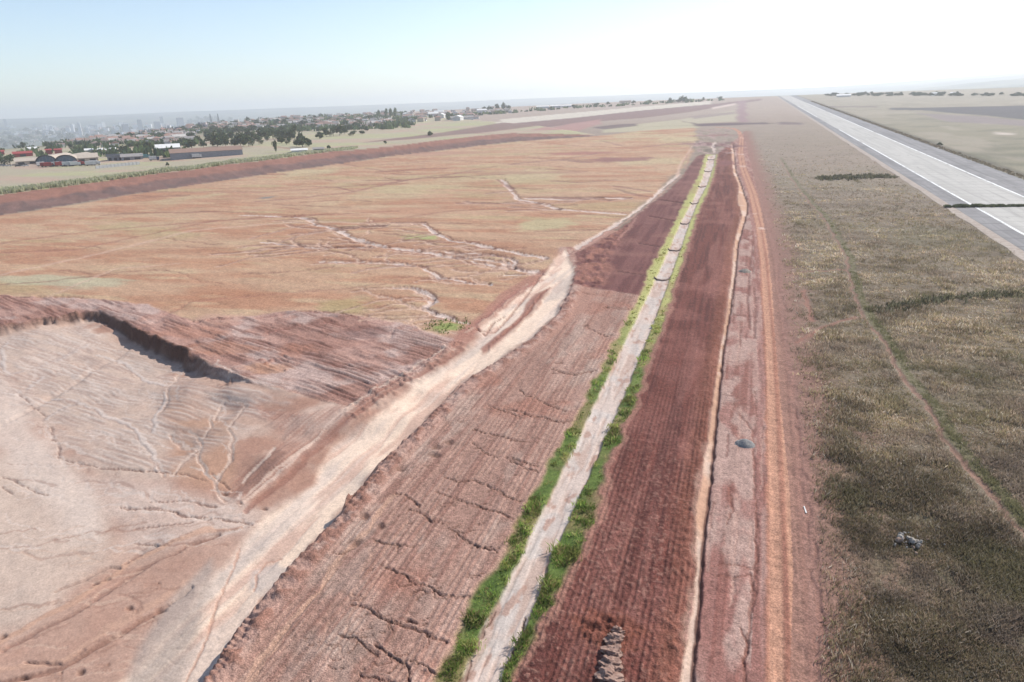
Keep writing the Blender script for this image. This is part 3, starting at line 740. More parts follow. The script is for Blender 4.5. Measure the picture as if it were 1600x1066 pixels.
for q in range(26):                                 # ripples of washed soil across the strip
    a = P(rt_.uniform(1125, 1180), rt_.uniform(560, 640)) + np.array([0, rt_.uniform(-.6, .6)])
    wear_or_shade(np.array([a, a + np.array([rt_.uniform(.6, 1.8), rt_.uniform(-.3, .3)])]), .1, C(150, 110, 98), .5, .07, wob=.6)
# road bed and its two wheel tracks
i, rd_, rs_, rg_ = near_line(X, Y, ROAD, 4); L = Loc(i); lat = rd_ * -rg_
mk = 1 - ss(1.7, 2.3, rd_ + .7 * (L.n_hi - .5))
rcol = flat(len(i), C(188, 134, 112))
rcol = mixl(rcol, C(164, 112, 96), ss(.5, .7, fbm(lat / .35, rs_ / 30, 3, 161)) * .7)
trw = np.clip((1 - ss(.40, .85, np.abs(lat + .95 + .2 * (fbm(rs_ / 30, rs_ * 0, 2, 162) - .5)))) + (1 - ss(.40, .85, np.abs(lat - .95))), 0, 1)
rcol = mixl(rcol, C(218, 166, 138), trw * .85)
rcol = mixl(rcol, C(236, 206, 190), (ss(.7, .78, vnoise(rs_ / 9, rs_ * 0 + 1.5, 163)) * ss(.5, .6, L.n_md)) * .7)
rcol *= (.9 + .2 * L.n_fi)[:, None]
put(i, rcol, mk)
REG[i[mk > .5]] = 9
Z[i] -= trw * mk * .08
wear_or_shade(PL([(860, 0), (880, 200), (900, 330), (915, 520), (940, 720), (965, 1066)], 0, ZR), .3, C(148, 100, 92), .6, .1)
# trench: sand floor on the left, steep right wall
tdk = [(1082, 1066), (1092, 944), (1096, 880), (1104, 808), (1112, 740), (1118, 672), (1121, 640), (1131, 545), (1142, 478), (1150, 419), (1153, 383), (1168, 330), (1168, 318), (1158, 287), (1150, 268), (1147, 236), (1145, 225)]
TD = np.array([P(a, b) for a, b in down(tdk)])
i, mk = softi(X + .5 * (n_hi - .5), Y + .5 * (n_hi - .5), np.vstack([TL, TD[::-1]]), .25); L = Loc(i)
put(i, C(228, 182, 152), mk * .92); put(i, C(240, 214, 196), mk * ss(.48, .62, L.n_md) * .7)
REG[i[mk > .5]] = 10
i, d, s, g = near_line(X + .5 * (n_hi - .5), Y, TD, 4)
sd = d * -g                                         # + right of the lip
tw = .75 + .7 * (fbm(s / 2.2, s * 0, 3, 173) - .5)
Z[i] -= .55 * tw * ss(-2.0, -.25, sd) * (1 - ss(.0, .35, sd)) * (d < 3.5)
put(i, C(108, 66, 56), (d < 3.5) * ss(-.3, -.12, sd) * (1 - ss(.2 * tw, .4 * tw, sd)) * .8)  # shade of the right wall put into its colour
# churned soil round the far end
for a in [(1100, 225, 24, 18, C(146, 108, 108), .8), (1120, 212, 26, 16, C(164, 124, 118), .8), (1138, 228, 14, 16, C(140, 100, 98), .8), (1135, 255, 8, 14, C(150, 100, 96), .8), (1090, 196, 70, 20, C(116, 96, 100), .8), (1130, 195, 80, 9, C(110, 90, 94), .8)]:
    blot(*a)
i, mk = softi(W2X, W2Y, np.array([P(a, b) for a, b in [(1080, 240), (1092, 205), (1108, 200), (1140, 203), (1150, 225), (1148, 242), (1125, 242)]]), 3); L = Loc(i)
Z[i] += mk * (fbm(L.X / 7, L.Y / 9, 3, 181) - .45) * 3.0
put(i, C(190, 160, 152), mk * ss(.55, .68, fbm(L.X / 5, L.Y / 9, 3, 182)) * .8)
wear_or_shade(PL([(1116, 238), (1114, 228), (1118, 222)]), 1.2, PALE, .9, .3)

# G. the channel: shallow dish of pale sand; green verges on both sides
VMASK = soft(WX, WY, np.vstack([VL, VR[::-1]]), .5)
i = np.nonzero(VMASK > 0)[0]; L = Loc(i); mk = VMASK[i]
vgc = flat(len(i), C(112, 130, 66))
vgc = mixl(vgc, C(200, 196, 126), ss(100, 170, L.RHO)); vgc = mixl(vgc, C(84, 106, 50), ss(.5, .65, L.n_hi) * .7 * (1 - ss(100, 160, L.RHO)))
vgc = mixl(vgc, C(172, 142, 108), ss(.56, .68, L.n_md) * .5)
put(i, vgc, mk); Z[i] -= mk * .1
REG[i[mk > .5]] = 11
CC = np.array([(P(a, b)) for a, b in down([(749, 1066), (789, 970), (808, 937), (850, 842), (898, 740), (926, 680), (960, 606), (994, 530), (1022, 466), (1035, 435), (1054, 388), (1070, 347), (1087, 314), (1101, 282), (1110, 256), (1112, 242)])])
GMASK = soft(X + .5 * (n_hi - .5), Y + .6 * (n_md - .5), np.vstack([CL, CR[::-1]]), .22)
i = np.nonzero(GMASK > 0)[0]; L = Loc(i); mk = GMASK[i]
d, s, g = dline(L.X, L.Y, CC, 9)
gfl = fbm(d * g / .7, s / 9, 4, 191)
gc = flat(len(i), C(234, 212, 198))
gc = mixl(gc, C(214, 184, 168), ss(.5, .66, gfl) * .8); gc = mixl(gc, C(224, 214, 206), ss(.52, .66, fbm(L.X / 2.5, L.Y / 5, 3, 192)) * .6)
gc = mixl(gc, C(194, 150, 130), ss(.62, .72, fbm(L.X / 1.4, L.Y / 3, 4, 193)) * .7)
gc *= (.93 + .14 * L.n_fi)[:, None]
put(i, gc, mk)
REG[i[mk > .5]] = 12
Z[i] -= mk * (.4 + .1 * ss(.45, .6, gfl))
wear_or_shade(PL([(690, 770), (640, 850), (560, 1040), (540, 1066)], 0, Z8), .12, C(130, 96, 84), .7, .15, wob=.5)
wear_or_shade(PL([(800, 800), (800, 860), (770, 900), (720, 1030)], 0, Z8), .16, C(120, 86, 74), .8, .25, wob=.6)

# edges of the runway, fitted to the photograph
rwl_px = [(1235, 164.4), (1268, 188), (1304, 211), (1345, 236), (1381, 259), (1443, 304), (1482, 326), (1532, 357), (1600, 404), (1750, 500)]
rwr_px = [(1257, 157), (1289, 167), (1328, 181), (1400, 208.5), (1437, 222), (1516, 251.6), (1600, 281.5), (1750, 335)]
def fit_line(pxs):
    w_ = np.array([P(a, b) for a, b in pxs])
    k = np.hypot(w_[:, 0], w_[:, 1]) < 1500
    return np.polyfit(w_[k, 1], w_[k, 0], 1)
AL = fit_line(rwl_px); AR = fit_line(rwr_px)
xr_0 = np.polyval(AR, Y)
# K/L/M. margin of the road, foot track and cross tracks in the grass
i, d, s, g = near_line(X, Y, GE, 30); L = Loc(i)
ed = d * -g
red = (1 - ss(0, 9, ed + 5 * (L.n_md - .5) + 2.5 * (L.n_hi - .5))) * (ed > -3) * (d < 29)
red = np.maximum(red, .6 * ss(.54, .66, L.n_md * .6 + L.n_hi * .4) * (1 - ss(6, 18, ed)) * (ed > 0) * (d < 29) * (1 - ss(110, 190, L.RHO)))
put(i, C(166, 126, 112), red * .85)
REDM = np.zeros(len(X)); REDM[i] = red
trail_px = [(1217, 247), (1239, 283), (1262, 314), (1282, 335), (1303, 368), (1321, 400), (1326, 432), (1335, 464), (1350, 494), (1367, 517), (1392, 553), (1410, 592), (1442, 628), (1471, 678), (1512, 736), (1548, 772), (1600, 840), (1700, 960)]
TRAIL = np.array([P(a, b) for a, b in trail_px])
wear_or_shade(TRAIL, .38, C(164, 128, 112), .8, .15, grow=(.6, 1.2))
i, d, s, g = near_line(WX, WY, TRAIL, 4); tr = d * g
put(i, C(136, 128, 98), ss(.4, .8, tr) * (1 - ss(1.7, 2.4, tr)) * .8)
CROSS = [PL(p) for p in [[(1232, 428), (1280, 424), (1321, 421)], [(1246, 536), (1285, 510), (1342, 496)], [(1258, 452), (1262, 480), (1270, 502)]]]
for p in CROSS:
    wear_or_shade(p, .6, C(170, 124, 108), .8, .1)
for p in [[(1378, 485), (1457, 468), (1520, 462), (1600, 460), (1700, 455)], [(1410, 412), (1480, 408), (1560, 392)]]:
    wear_or_shade(PL(p), .7, C(110, 98, 76), .6, .1)

# greyer olive grass beyond the runway
i = np.nonzero((X > xr_0) & (Y > 20) & (RHO < 2600))[0]; L = Loc(i)
c = flat(len(i), C(158, 150, 126)); c = mixl(c, C(134, 130, 108), ss(.45, .65, fbm(L.X / 40, L.Y / 30, 4, 34))); c = mixl(c, C(178, 166, 146), ss(.5, .7, fbm(L.X / 25, L.Y / 60, 4, 35)) * .8)
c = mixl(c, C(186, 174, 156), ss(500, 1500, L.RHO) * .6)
put(i, c, .9 * ss(2600, 2200, L.RHO))
# far strips of bare, dark or pale ground (drawn as real areas on the rising plain)
def zone(pxs, c, amt=.85, wdt=4.0):
    i, mk = softi(X + 10 * (n_lo - .5), Y + 30 * (n_lo - .5), np.array([P(a, b, 0, hgt) for a, b in pxs]), wdt)
    put(i, c, mk * amt)
zone([(935, 201), (1060, 187), (1090, 194), (1090, 200), (1000, 205), (940, 208)], C(206, 196, 164), .8)
zone([(780, 187), (800, 185), (900, 176), (1000, 167), (1110, 158), (1110, 163), (1000, 173), (900, 184), (800, 193), (780, 195)], C(232, 222, 204))
zone([(560, 224), (700, 206), (800, 193), (900, 184), (1000, 173), (1110, 163), (1190, 154), (1190, 157), (1140, 164), (1080, 175), (1000, 185), (960, 188), (900, 193), (800, 202), (700, 212), (640, 218)], C(146, 116, 112))
zone([(830, 204), (880, 195), (935, 187), (938, 194), (900, 205)], C(192, 148, 140))
zone([(925, 199), (960, 195), (995, 193), (995, 197), (940, 203)], C(118, 98, 100))
zone([(1062, 187), (1150, 172), (1150, 190), (1085, 194)], C(206, 196, 168), .7)
zone([(1080, 182), (1150, 174), (1150, 178), (1085, 186)], C(160, 140, 138), .7)
zone([(1068, 189), (1085, 194), (1200, 191), (1200, 194), (1085, 198)], C(112, 92, 96))
zone([(1153, 158), (1166, 157), (1168, 191), (1154, 192)], C(170, 138, 140))
zone([(1112, 168), (1150, 161), (1150, 164), (1112, 171)], C(238, 216, 204))
zone([(1220, 190), (1257, 191), (1257, 194), (1220, 194)], C(128, 108, 110))
zone([(1288, 166), (1370, 166), (1370, 168), (1288, 168)], C(140, 126, 120))
zone([(1390, 169), (1450, 168), (1600, 165), (1720, 165), (1720, 192), (1600, 187), (1540, 181), (1450, 173), (1390, 172)], C(92, 88, 94), .9)
zone([(1430, 176), (1540, 183), (1620, 191), (1620, 199), (1480, 190)], C(156, 140, 140), .8)
zone([(1556, 206), (1584, 208), (1584, 211), (1556, 210)], C(232, 214, 200))
# bank face: upper ledge orange red, lower part darker with scrub
i = np.nonzero((rt > .02) & (rt < .985))[0]; L = Loc(i)
up_ = ss(.45, .6, L.rt + .2 * (fbm(L.X / 10, L.Y / 10, 3, 201) - .5))
bcl = flat(len(i), C(140, 110, 102)); bcl = mixl(bcl, C(166, 120, 104), up_)
bcl = mixl(bcl, C(120, 100, 96), ss(.5, .62, fbm(L.X / 8, L.Y / 5, 4, 202)) * (1 - up_) * .8)
bcl *= (.8 + .4 * fbm(L.X / 3, L.Y / 3, 3, 203))[:, None]
col[i] = bcl
REG[i] = 13
Z[i] += (fbm(L.X / 6, L.Y / 6, 3, 204) - .5) * 1.6 * np.sin(np.pi * np.clip(L.rt, 0, 1))

# under the runway the soil lies a little lower than the paving
xl_ = np.polyval(AL, Y); xr_ = np.polyval(AR, Y)
onrw = (Y > -60) & (Y < 2160)
Z -= onrw * ss(-1.0, 1.5, X - xl_) * ss(-1.0, 1.5, xr_ - X) * .45
put(np.arange(len(X)), C(112, 104, 88), onrw * (1 - ss(0, 5, np.abs(X - xr_ - 6) + 2 * (n_md - .5))) * .8)

# fine tone variation everywhere
col *= (.93 + .14 * n_md)[:, None]
col = np.clip(col, 0.004, 0.9)

# ------------------------------------------------------------------ materials
MATS = {}
def nodes_of(name):
    mt = bpy.data.materials.new(name); mt.use_nodes = True
    t = mt.node_tree
    b = t.nodes['Principled BSDF']
    MATS[name] = mt
    return mt, t, b

def soil_mat(name, scale=1.6, bump=.5, amt=.35, rough=.95, speck=.3):
    mt, t, b = nodes_of(name)
    at = t.nodes.new('ShaderNodeAttribute'); at.attribute_name = 'soil'
    tc = t.nodes.new('ShaderNodeTexCoord')
    n1 = t.nodes.new('ShaderNodeTexNoise'); n1.inputs['Scale'].default_value = scale; n1.inputs['Detail'].default_value = 7; n1.inputs['Roughness'].default_value = .65
    t.links.new(tc.outputs['Object'], n1.inputs['Vector'])
    mr = t.nodes.new('ShaderNodeMapRange'); mr.inputs['From Min'].default_value = .25; mr.inputs['From Max'].default_value = .75
    mr.inputs['To Min'].default_value = 1 - amt; mr.inputs['To Max'].default_value = 1 + amt
    t.links.new(n1.outputs['Fac'], mr.inputs['Value'])
    mx = t.nodes.new('ShaderNodeVectorMath'); mx.operation = 'MULTIPLY'
    t.links.new(at.outputs['Color'], mx.inputs[0]); t.links.new(mr.outputs[0], mx.inputs[1])
    n3 = t.nodes.new('ShaderNodeTexNoise'); n3.inputs['Scale'].default_value = scale * 3.1; n3.inputs['Detail'].default_value = 3; n3.inputs['Roughness'].default_value = .8
    t.links.new(tc.outputs['Object'], n3.inputs['Vector'])
    m3 = t.nodes.new('ShaderNodeMapRange'); m3.inputs['From Min'].default_value = .38; m3.inputs['From Max'].default_value = .62; m3.inputs['To Min'].default_value = 1 - speck; m3.inputs['To Max'].default_value = 1 + speck
    t.links.new(n3.outputs['Fac'], m3.inputs['Value'])
    mx2 = t.nodes.new('ShaderNodeVectorMath'); mx2.operation = 'MULTIPLY'
    t.links.new(mx.outputs[0], mx2.inputs[0]); t.links.new(m3.outputs[0], mx2.inputs[1])
    t.links.new(mx2.outputs[0], b.inputs['Base Color'])
    bp = t.nodes.new('ShaderNodeBump'); bp.inputs['Strength'].default_value = bump; bp.inputs['Distance'].default_value = .12
    n2 = t.nodes.new('ShaderNodeTexNoise'); n2.inputs['Scale'].default_value = scale * 2.5; n2.inputs['Detail'].default_value = 5
    t.links.new(tc.outputs['Object'], n2.inputs['Vector']); t.links.new(n2.outputs['Fac'], bp.inputs['Height'])
    t.links.new(bp.outputs[0], b.inputs['Normal'])
    b.inputs['Roughness'].default_value = rough
    b.inputs['Specular IOR Level'].default_value = .15
    return mt

M_SOIL = soil_mat('soil')
M_SAND = soil_mat('sand', 1.3, .35, .16, speck=.12)
M_CLOD = soil_mat('clods', 2.2, 1.0, .42, speck=.34)

# ------------------------------------------------------------------ the sheet, cut into the named pieces of the setting
def tag(o, label=None, cat=None, group=None, kind=None):
    if label: o['label'] = label
    if cat: o['category'] = cat
    if group: o['group'] = group
    if kind: o['kind'] = kind
    return o

def mesh_from(name, V, Fq, mat=None, attr=None, smooth=False):
    me = bpy.data.meshes.new(name)
    V = np.ascontiguousarray(V, np.float32); Fq = np.ascontiguousarray(Fq, np.int32)
    nv, nf, k = len(V), len(Fq), Fq.shape[1]
    me.vertices.add(nv); me.vertices.foreach_set('co', V.ravel())
    me.loops.add(nf * k); me.loops.foreach_set('vertex_index', Fq.ravel())
    me.polygons.add(nf)
    me.polygons.foreach_set('loop_start', np.arange(0, nf * k, k, dtype=np.int32))
    if attr is not None:
        ca = me.color_attributes.new('soil', 'FLOAT_COLOR', 'POINT')
        ca.data.foreach_set('color', np.hstack([attr, np.ones((nv, 1))]).astype(np.float32).ravel())
    me.update(calc_edges=True)
    if smooth: me.polygons.foreach_set('use_smooth', np.ones(nf, bool))
    if mat: me.materials.append(mat)
    return me

ii = np.arange(NR - 1)[:, None] * NA + np.arange(NA - 1)[None, :]
quads = np.stack([ii, ii + 1, ii + 1 + NA, ii + NA], -1).reshape(-1, 4)
quads = quads[:, ::-1]
freg = np.median(REG[quads], axis=1).astype(int)
ALLV = np.stack([X, Y, Z], 1)
PIECES = [(0, 'ground', M_SOIL, 'dry brown grassland around the airfield'), (1, 'levelled_field', M_SOIL, 'wide levelled field of tan earth with pale rills'),
          (2, 'furrowed_earth', M_CLOD, 'red earth ploughed in furrows above the silt basin'), (3, 'silt_basin', M_SAND, 'washed silt basin below the shaded earth bank'),
          (4, 'sand_wash', M_SAND, 'broad pale sandy wash running to the lower left'), (5, 'cracked_slope', M_CLOD, 'pinkish brown graded slope crossed by cracks'),
          (6, 'dark_slope', M_SOIL, 'dark red brown graded slope beside the far channel'), (7, 'ploughed_strip', M_CLOD, 'dark red ploughed strip right of the channel'),
          (8, 'road_margin', M_SOIL, 'reddish worked strip along the dirt road'), (9, 'dirt_road', M_SOIL, 'orange dirt road with two wheel tracks'), (10, 'trench', M_SAND, 'narrow erosion trench with sandy floor and shaded wall'),
          (11, 'verge_ground', M_SOIL, 'soil under the green grass verges of the channel'), (12, 'drainage_channel', M_SAND, 'straight drainage channel filled with pale sand'), (13, 'cut_bank', M_SOIL, 'red cut earth bank along the far side of the field')]
SETTING = {}
for k, nm, mt, lab in PIECES:
    q = quads[freg == k]
    if len(q) == 0: continue
    used, inv = np.unique(q, return_inverse=True)
    o = bpy.data.objects.new(nm, mesh_from(nm, ALLV[used], inv.reshape(-1, 4), mt, col[used]))
    COL.objects.link(o)
    tag(o, lab, None, None, 'structure')
    SETTING[nm] = o

ZG_ = Z.reshape(NR, NA)
def gz(x, y):
    """height of the finished ground"""
    x = np.atleast_1d(np.asarray(x, float)); y = np.atleast_1d(np.asarray(y, float))
    r = np.hypot(x, y); a = np.arctan2(x, y)
    fi = np.clip(np.interp(r, r_v, np.arange(NR)), 0, NR - 1.001); fj = np.clip((a - az_v[0]) / (az_v[1] - az_v[0]), 0, NA - 1.001)
    i = fi.astype(int); j = fj.astype(int); u = fi - i; v = fj - j
    return (ZG_[i, j] * (1 - u) + ZG_[i + 1, j] * u) * (1 - v) + (ZG_[i, j + 1] * (1 - u) + ZG_[i + 1, j + 1] * u) * v

# ------------------------------------------------------------------ runway
def noise_mat(name, c1, c2, scale=3.0, vec=(1, 1, 1), rough=.85, detail=6, lo=.35, hi=.65, bump=0.0, spec=.2, attr=None):
    mt, t, b = nodes_of(name)
    tc = t.nodes.new('ShaderNodeTexCoord'); mp = t.nodes.new('ShaderNodeMapping'); mp.inputs['Scale'].default_value = vec
    n = t.nodes.new('ShaderNodeTexNoise'); n.inputs['Scale'].default_value = scale; n.inputs['Detail'].default_value = detail; n.inputs['Roughness'].default_value = .6
    r = t.nodes.new('ShaderNodeValToRGB'); r.color_ramp.elements[0].position = lo; r.color_ramp.elements[1].position = hi
    r.color_ramp.elements[0].color = (*c1, 1); r.color_ramp.elements[1].color = (*c2, 1)
    t.links.new(tc.outputs['Object'], mp.inputs['Vector']); t.links.new(mp.outputs[0], n.inputs['Vector']); t.links.new(n.outputs['Fac'], r.inputs['Fac'])
    t.links.new(r.outputs['Color'], b.inputs['Base Color'])
    b.inputs['Roughness'].default_value = rough; b.inputs['Specular IOR Level'].default_value = spec
    if bump:
        bp = t.nodes.new('ShaderNodeBump'); bp.inputs['Strength'].default_value = bump; bp.inputs['Distance'].default_value = .1
        t.links.new(n.outputs['Fac'], bp.inputs['Height']); t.links.new(bp.outputs[0], b.inputs['Normal'])
    return mt

def paving_mat(name, base, dark, streak, joint=0):
    """weathered paving: lengthwise tyre streaks, blotches and transverse joints"""
    mt, t, b = nodes_of(name)
    tc = t.nodes.new('ShaderNodeTexCoord')
    def noise(vec, sc, det=5):
        mp = t.nodes.new('ShaderNodeMapping'); mp.inputs['Scale'].default_value = vec
        n = t.nodes.new('ShaderNodeTexNoise'); n.inputs['Scale'].default_value = sc; n.inputs['Detail'].default_value = det
        t.links.new(tc.outputs['Object'], mp.inputs['Vector']); t.links.new(mp.outputs[0], n.inputs['Vector'])
        return n.outputs['Fac']
    def mix(a, bcol, fac, lo, hi):
        mr = t.nodes.new('ShaderNodeMapRange'); mr.inputs['From Min'].default_value = lo; mr.inputs['From Max'].default_value = hi
        t.links.new(fac, mr.inputs['Value'])
        mx = t.nodes.new('ShaderNodeMix'); mx.data_type = 'RGBA'
        t.links.new(mr.outputs[0], mx.inputs['Factor'])
        if isinstance(a, tuple): mx.inputs['A'].default_value = a
        else: t.links.new(a, mx.inputs['A'])
        mx.inputs['B'].default_value = bcol
        return mx.outputs['Result']
    f = lambda c: (*c, 1.0)
    o = mix(f(base), f(dark), noise((1, .02, 1), .35), .45, .7)
    o = mix(o, f(streak), noise((1, .006, 1), 1.1), .55, .75)
    o = mix(o, f(dark), noise((1, .35, 1), .12), .55, .75)
    o = mix(o, f(tuple(x * .6 for x in dark)), noise((1, .004, 1), .55, 3), .6, .82)
    o = mix(o, f(tuple(x * .75 for x in dark)), noise((.6, .12, 1), .9, 8), .62, .75)
    if joint:
        wv = t.nodes.new('ShaderNodeTexWave'); wv.bands_direction = 'Y'; wv.inputs['Scale'].default_value = .314 / joint; wv.inputs['Distortion'].default_value = .6; wv.inputs['Detail Scale'].default_value = .3
        t.links.new(tc.outputs['Object'], wv.inputs['Vector'])
        o = mix(o, f(tuple(x * .86 for x in dark)), wv.outputs['Fac'], .975, .999)
    t.links.new(o, b.inputs['Base Color'])
    b.inputs['Roughness'].default_value = .8; b.inputs['Specular IOR Level'].default_value = .25
    return mt

def rx(px, py):
    return P(px, py)[0]
X_SH, X_AS = float(np.polyval(AL, 150)), rx(1482.5, 320) + .3
X_LL = np.mean([rx(1536, 328), rx(1402, 254), rx(1345, 223.5)]); X_RL = np.mean([rx(1600, 306), rx(1415.5, 229), rx(1368.5, 208.4)])
X_RE = float(np.polyval(AR, 200))
X_AS = min(max(X_AS, X_SH + 2.0), X_LL - 3)

def strip(name, xa, xb, ya, yb, lift, mat, parent=None, nx=4, ny=160, rag=0.0):
    ys = ya + (yb - ya) * (np.arange(ny + 1) / ny) ** 1.6
    us = np.linspace(0, 1, nx + 1)
    xx = xa + (xb - xa) * us[None, :] + np.zeros((ny + 1, 1))
    yy = ys[:, None] + np.zeros((1, nx + 1))
    if rag:
        xx[:, 0] += rag * (fbm(ys / 6, ys * 0, 3, 5) - .5) * 2
    zz = z0(xx.ravel(), yy.ravel()) + lift
    V = np.stack([xx.ravel(), yy.ravel(), zz], 1)
    q = np.arange(ny)[:, None] * (nx + 1) + np.arange(nx)[None, :]
    F = np.stack([q, q + 1, q + nx + 2, q + nx + 1], -1).reshape(-1, 4)
    o = bpy.data.objects.new(name, mesh_from(name, V, F, mat)); COL.objects.link(o)
    if parent: o.parent = parent
    return o
M_CONC = paving_mat('runway_concrete', C(208, 203, 195), C(188, 183, 176), C(218, 213, 205), 9)
M_ASPH = paving_mat('shoulder_asphalt', C(152, 148, 148), C(120, 117, 118), C(172, 168, 166), 12)
M_GRAV = noise_mat('shoulder_gravel', C(176, 158, 144), C(206, 190, 176), .6)
M_LINE = noise_mat('runway_paint', C(200, 198, 194), C(255, 255, 252, 1.2), .7, (1.6, .25, 1), lo=.36, hi=.5, detail=9)
RWY0, RWY1 = 20, 2140
runway = strip('runway', X_LL - .6, X_RL + .6, RWY0, RWY1, .06, M_CONC, nx=8)
tag(runway, 'long pale concrete runway climbing to the horizon on the right', None, None, 'structure')
o = strip('runway_shoulder', X_AS, X_LL - .6, RWY0, RWY1, .05, M_ASPH, rag=.15); tag(o, 'grey asphalt shoulder on the near side of the runway', None, None, 'structure')
o = strip('runway_shoulder', X_RL + .6, X_RE, RWY0, RWY1, .05, M_ASPH, rag=0); tag(o, 'grey asphalt shoulder on the far side of the runway', None, None, 'structure')
o = strip('gravel_edge', X_SH - .6, X_AS, RWY0, RWY1, .04, M_GRAV, rag=.8); tag(o, 'pale gravel edge between dry grass and runway shoulder', None, None, 'structure')
yl = lambda px, py: P(px, py)[1]
for (ya, yb) in [(RWY0, yl(1345, 223.5)), (yl(1345, 223.5) + 14, yl(1308, 203)), (yl(1272, 183), yl(1240, 165.8))]:
    strip('edge_line', X_LL - .45, X_LL + .45, ya, yb, .075, M_LINE, runway, 1, 60)
for (ya, yb) in [(RWY0, yl(1368, 208)), (yl(1366, 207) + 6, yl(1295, 176)), (yl(1290, 174) + 8, yl(1262, 162))]:
    strip('edge_line', X_RL - .45, X_RL + .45, ya, yb, .075, M_LINE, runway, 1, 60)

# ------------------------------------------------------------------ grass, as blades
def blades_mat(name, trans=.3):
    mt, t, b = nodes_of(name)
    t.nodes.remove(b)
    at = t.nodes.new('ShaderNodeAttribute'); at.attribute_name = 'soil'
    df = t.nodes.new('ShaderNodeBsdfDiffuse'); tr = t.nodes.new('ShaderNodeBsdfTranslucent'); mx = t.nodes.new('ShaderNodeMixShader'); mx.inputs[0].default_value = trans
    t.links.new(at.outputs['Color'], df.inputs['Color']); t.links.new(at.outputs['Color'], tr.inputs['Color'])
    t.links.new(df.outputs[0], mx.inputs[1]); t.links.new(tr.outputs[0], mx.inputs[2])
    t.links.new(mx.outputs[0], t.nodes['Material Output'].inputs['Surface'])
    return mt
M_BLADE = blades_mat('grass_blades', .55)
rng = np.random.RandomState(11)

def tufts(name, x, y, h, w, colr, nb, lean=.45, spread=.25, label=None, cat=None, mat=None):
    """n tufts of nb pointed blades each, one mesh"""
    n = len(x)
    z = gz(x, y)
    N = n * nb
    bx = np.repeat(x, nb) + rng.normal(0, 1, N) * spread * np.repeat(h, nb); by = np.repeat(y, nb) + rng.normal(0, 1, N) * spread * np.repeat(h, nb)
    bz = np.repeat(z, nb) - .05
    hh = np.repeat(h, nb) * rng.uniform(.55, 1.15, N); ww = np.repeat(w, nb) * rng.uniform(.6, 1.3, N)
    an = rng.uniform(0, 2 * np.pi, N); la = rng.uniform(0, 2 * np.pi, N); lm = rng.uniform(.1, 1, N) * lean * hh
    cx, cy = np.cos(an) * ww * .5, np.sin(an) * ww * .5
    tx, ty = np.cos(la) * lm, np.sin(la) * lm
    v = np.empty((N, 4, 3))
    v[:, 0] = np.stack([bx - cx * .6, by - cy * .6, bz], 1); v[:, 1] = np.stack([bx + cx * .6, by + cy * .6, bz], 1)
    v[:, 2] = np.stack([bx + cx + tx * .45, by + cy + ty * .45, bz + hh * .6], 1)
    v[:, 3] = np.stack([bx - cx * .3 + tx, by - cy * .3 + ty, bz + hh], 1)
    cc = np.repeat(colr, nb, 0) * rng.uniform(.75, 1.25, (N, 1))
    ca = np.repeat(cc[:, None, :], 4, 1)
    o = bpy.data.objects.new(name, mesh_from(name, v.reshape(-1, 3), np.arange(N * 4).reshape(-1, 4), mat or M_BLADE, np.clip(ca.reshape(-1, 3), 0, .9)))
    COL.objects.link(o)
    tag(o, label, cat, None, 'stuff')
    return o

def look(arr, x, y):
    """value of a sheet array at points"""
    r = np.hypot(x, y); a = np.arctan2(x, y)
    i = np.clip(np.round(np.interp(r, r_v, np.arange(NR))), 0, NR - 1).astype(int); j = np.clip(np.round((a - az_v[0]) / (az_v[1] - az_v[0])), 0, NA - 1).astype(int)
    return arr[i * NA + j]

def spray(n, d0, d1, a0, a1):
    """n points spread evenly over the view between two depression angles (degrees)"""
    de = np.radians(rng.uniform(d0, d1, n)); a = np.radians(rng.uniform(a0, a1, n))
    r = 50 / np.tan(de)
    return r * np.sin(a), r * np.cos(a)

def pick(cols, n, seed_noise=None):
    k = rng.randint(0, len(cols), n)
    return np.array(cols)[k]

# dry grass between the dirt road and the runway
x, y = spray(330000, 2.6, 50, -3, 37)
ge_x = np.interp(y, GE[:, 1], GE[:, 0])
k = (look(REG, x, y) == 0) & (x > ge_x) & (x < X_SH - 1.2)
x, y = x[k], y[k]
rm_ = look(REDM, x, y)
k = rng.rand(len(x)) > rm_ * .93
for p in [TRAIL] + CROSS:
    d = dline(x, y, p, 2)[0]
    k &= d > .75
x, y = x[k], y[k]
r = np.hypot(x, y)
clump = fbm(x / 2.6, y / 2.6, 3, 301)
k = rng.rand(len(x)) < np.clip(.55 + 2.2 * (clump - .4), .3, 1) * (1 - ss(220, 800, r))
x, y, r = x[k], y[k], r[k]
n = len(x); print('dry tufts', n)
tone = fbm(x / 9, y / 9, 3, 303)
gcol = pick([C(176, 156, 130), C(146, 128, 104), C(160, 148, 112), C(196, 184, 168), C(138, 126, 98), C(188, 164, 142)], n)
gcol = gcol * (.7 + .75 * tone + .25 * ss(70, 170, r))[:, None] * np.array([.97, .97, .96]) * (1 + .22 * ss(80, 140, r) * (1 - ss(300, 600, r)))[:, None]
pat = fbm(x / 22, y / 13, 4, 306); gcol = gcol * (.76 + .44 * ss(.36, .62, pat))[:, None] * (.8 + .4 * ss(.38, .6, fbm(x / 4, y / 2.5, 3, 309)))[:, None]; gcol = gcol + (C(176, 156, 146) - gcol) * (ss(.55, .7, fbm(x / 17, y / 10, 3, 307)) * .45)[:, None]
gn = ss(.52, .7, fbm(x / 14, y / 14, 3, 304))
gcol = gcol + (C(132, 132, 92) - gcol) * (gn * .35)[:, None]
dtr = dline(x, y, TRAIL, 5); gr = (dtr[0] < 2.4) & (dtr[2] > 0)
gcol[gr] = C(156, 152, 114)
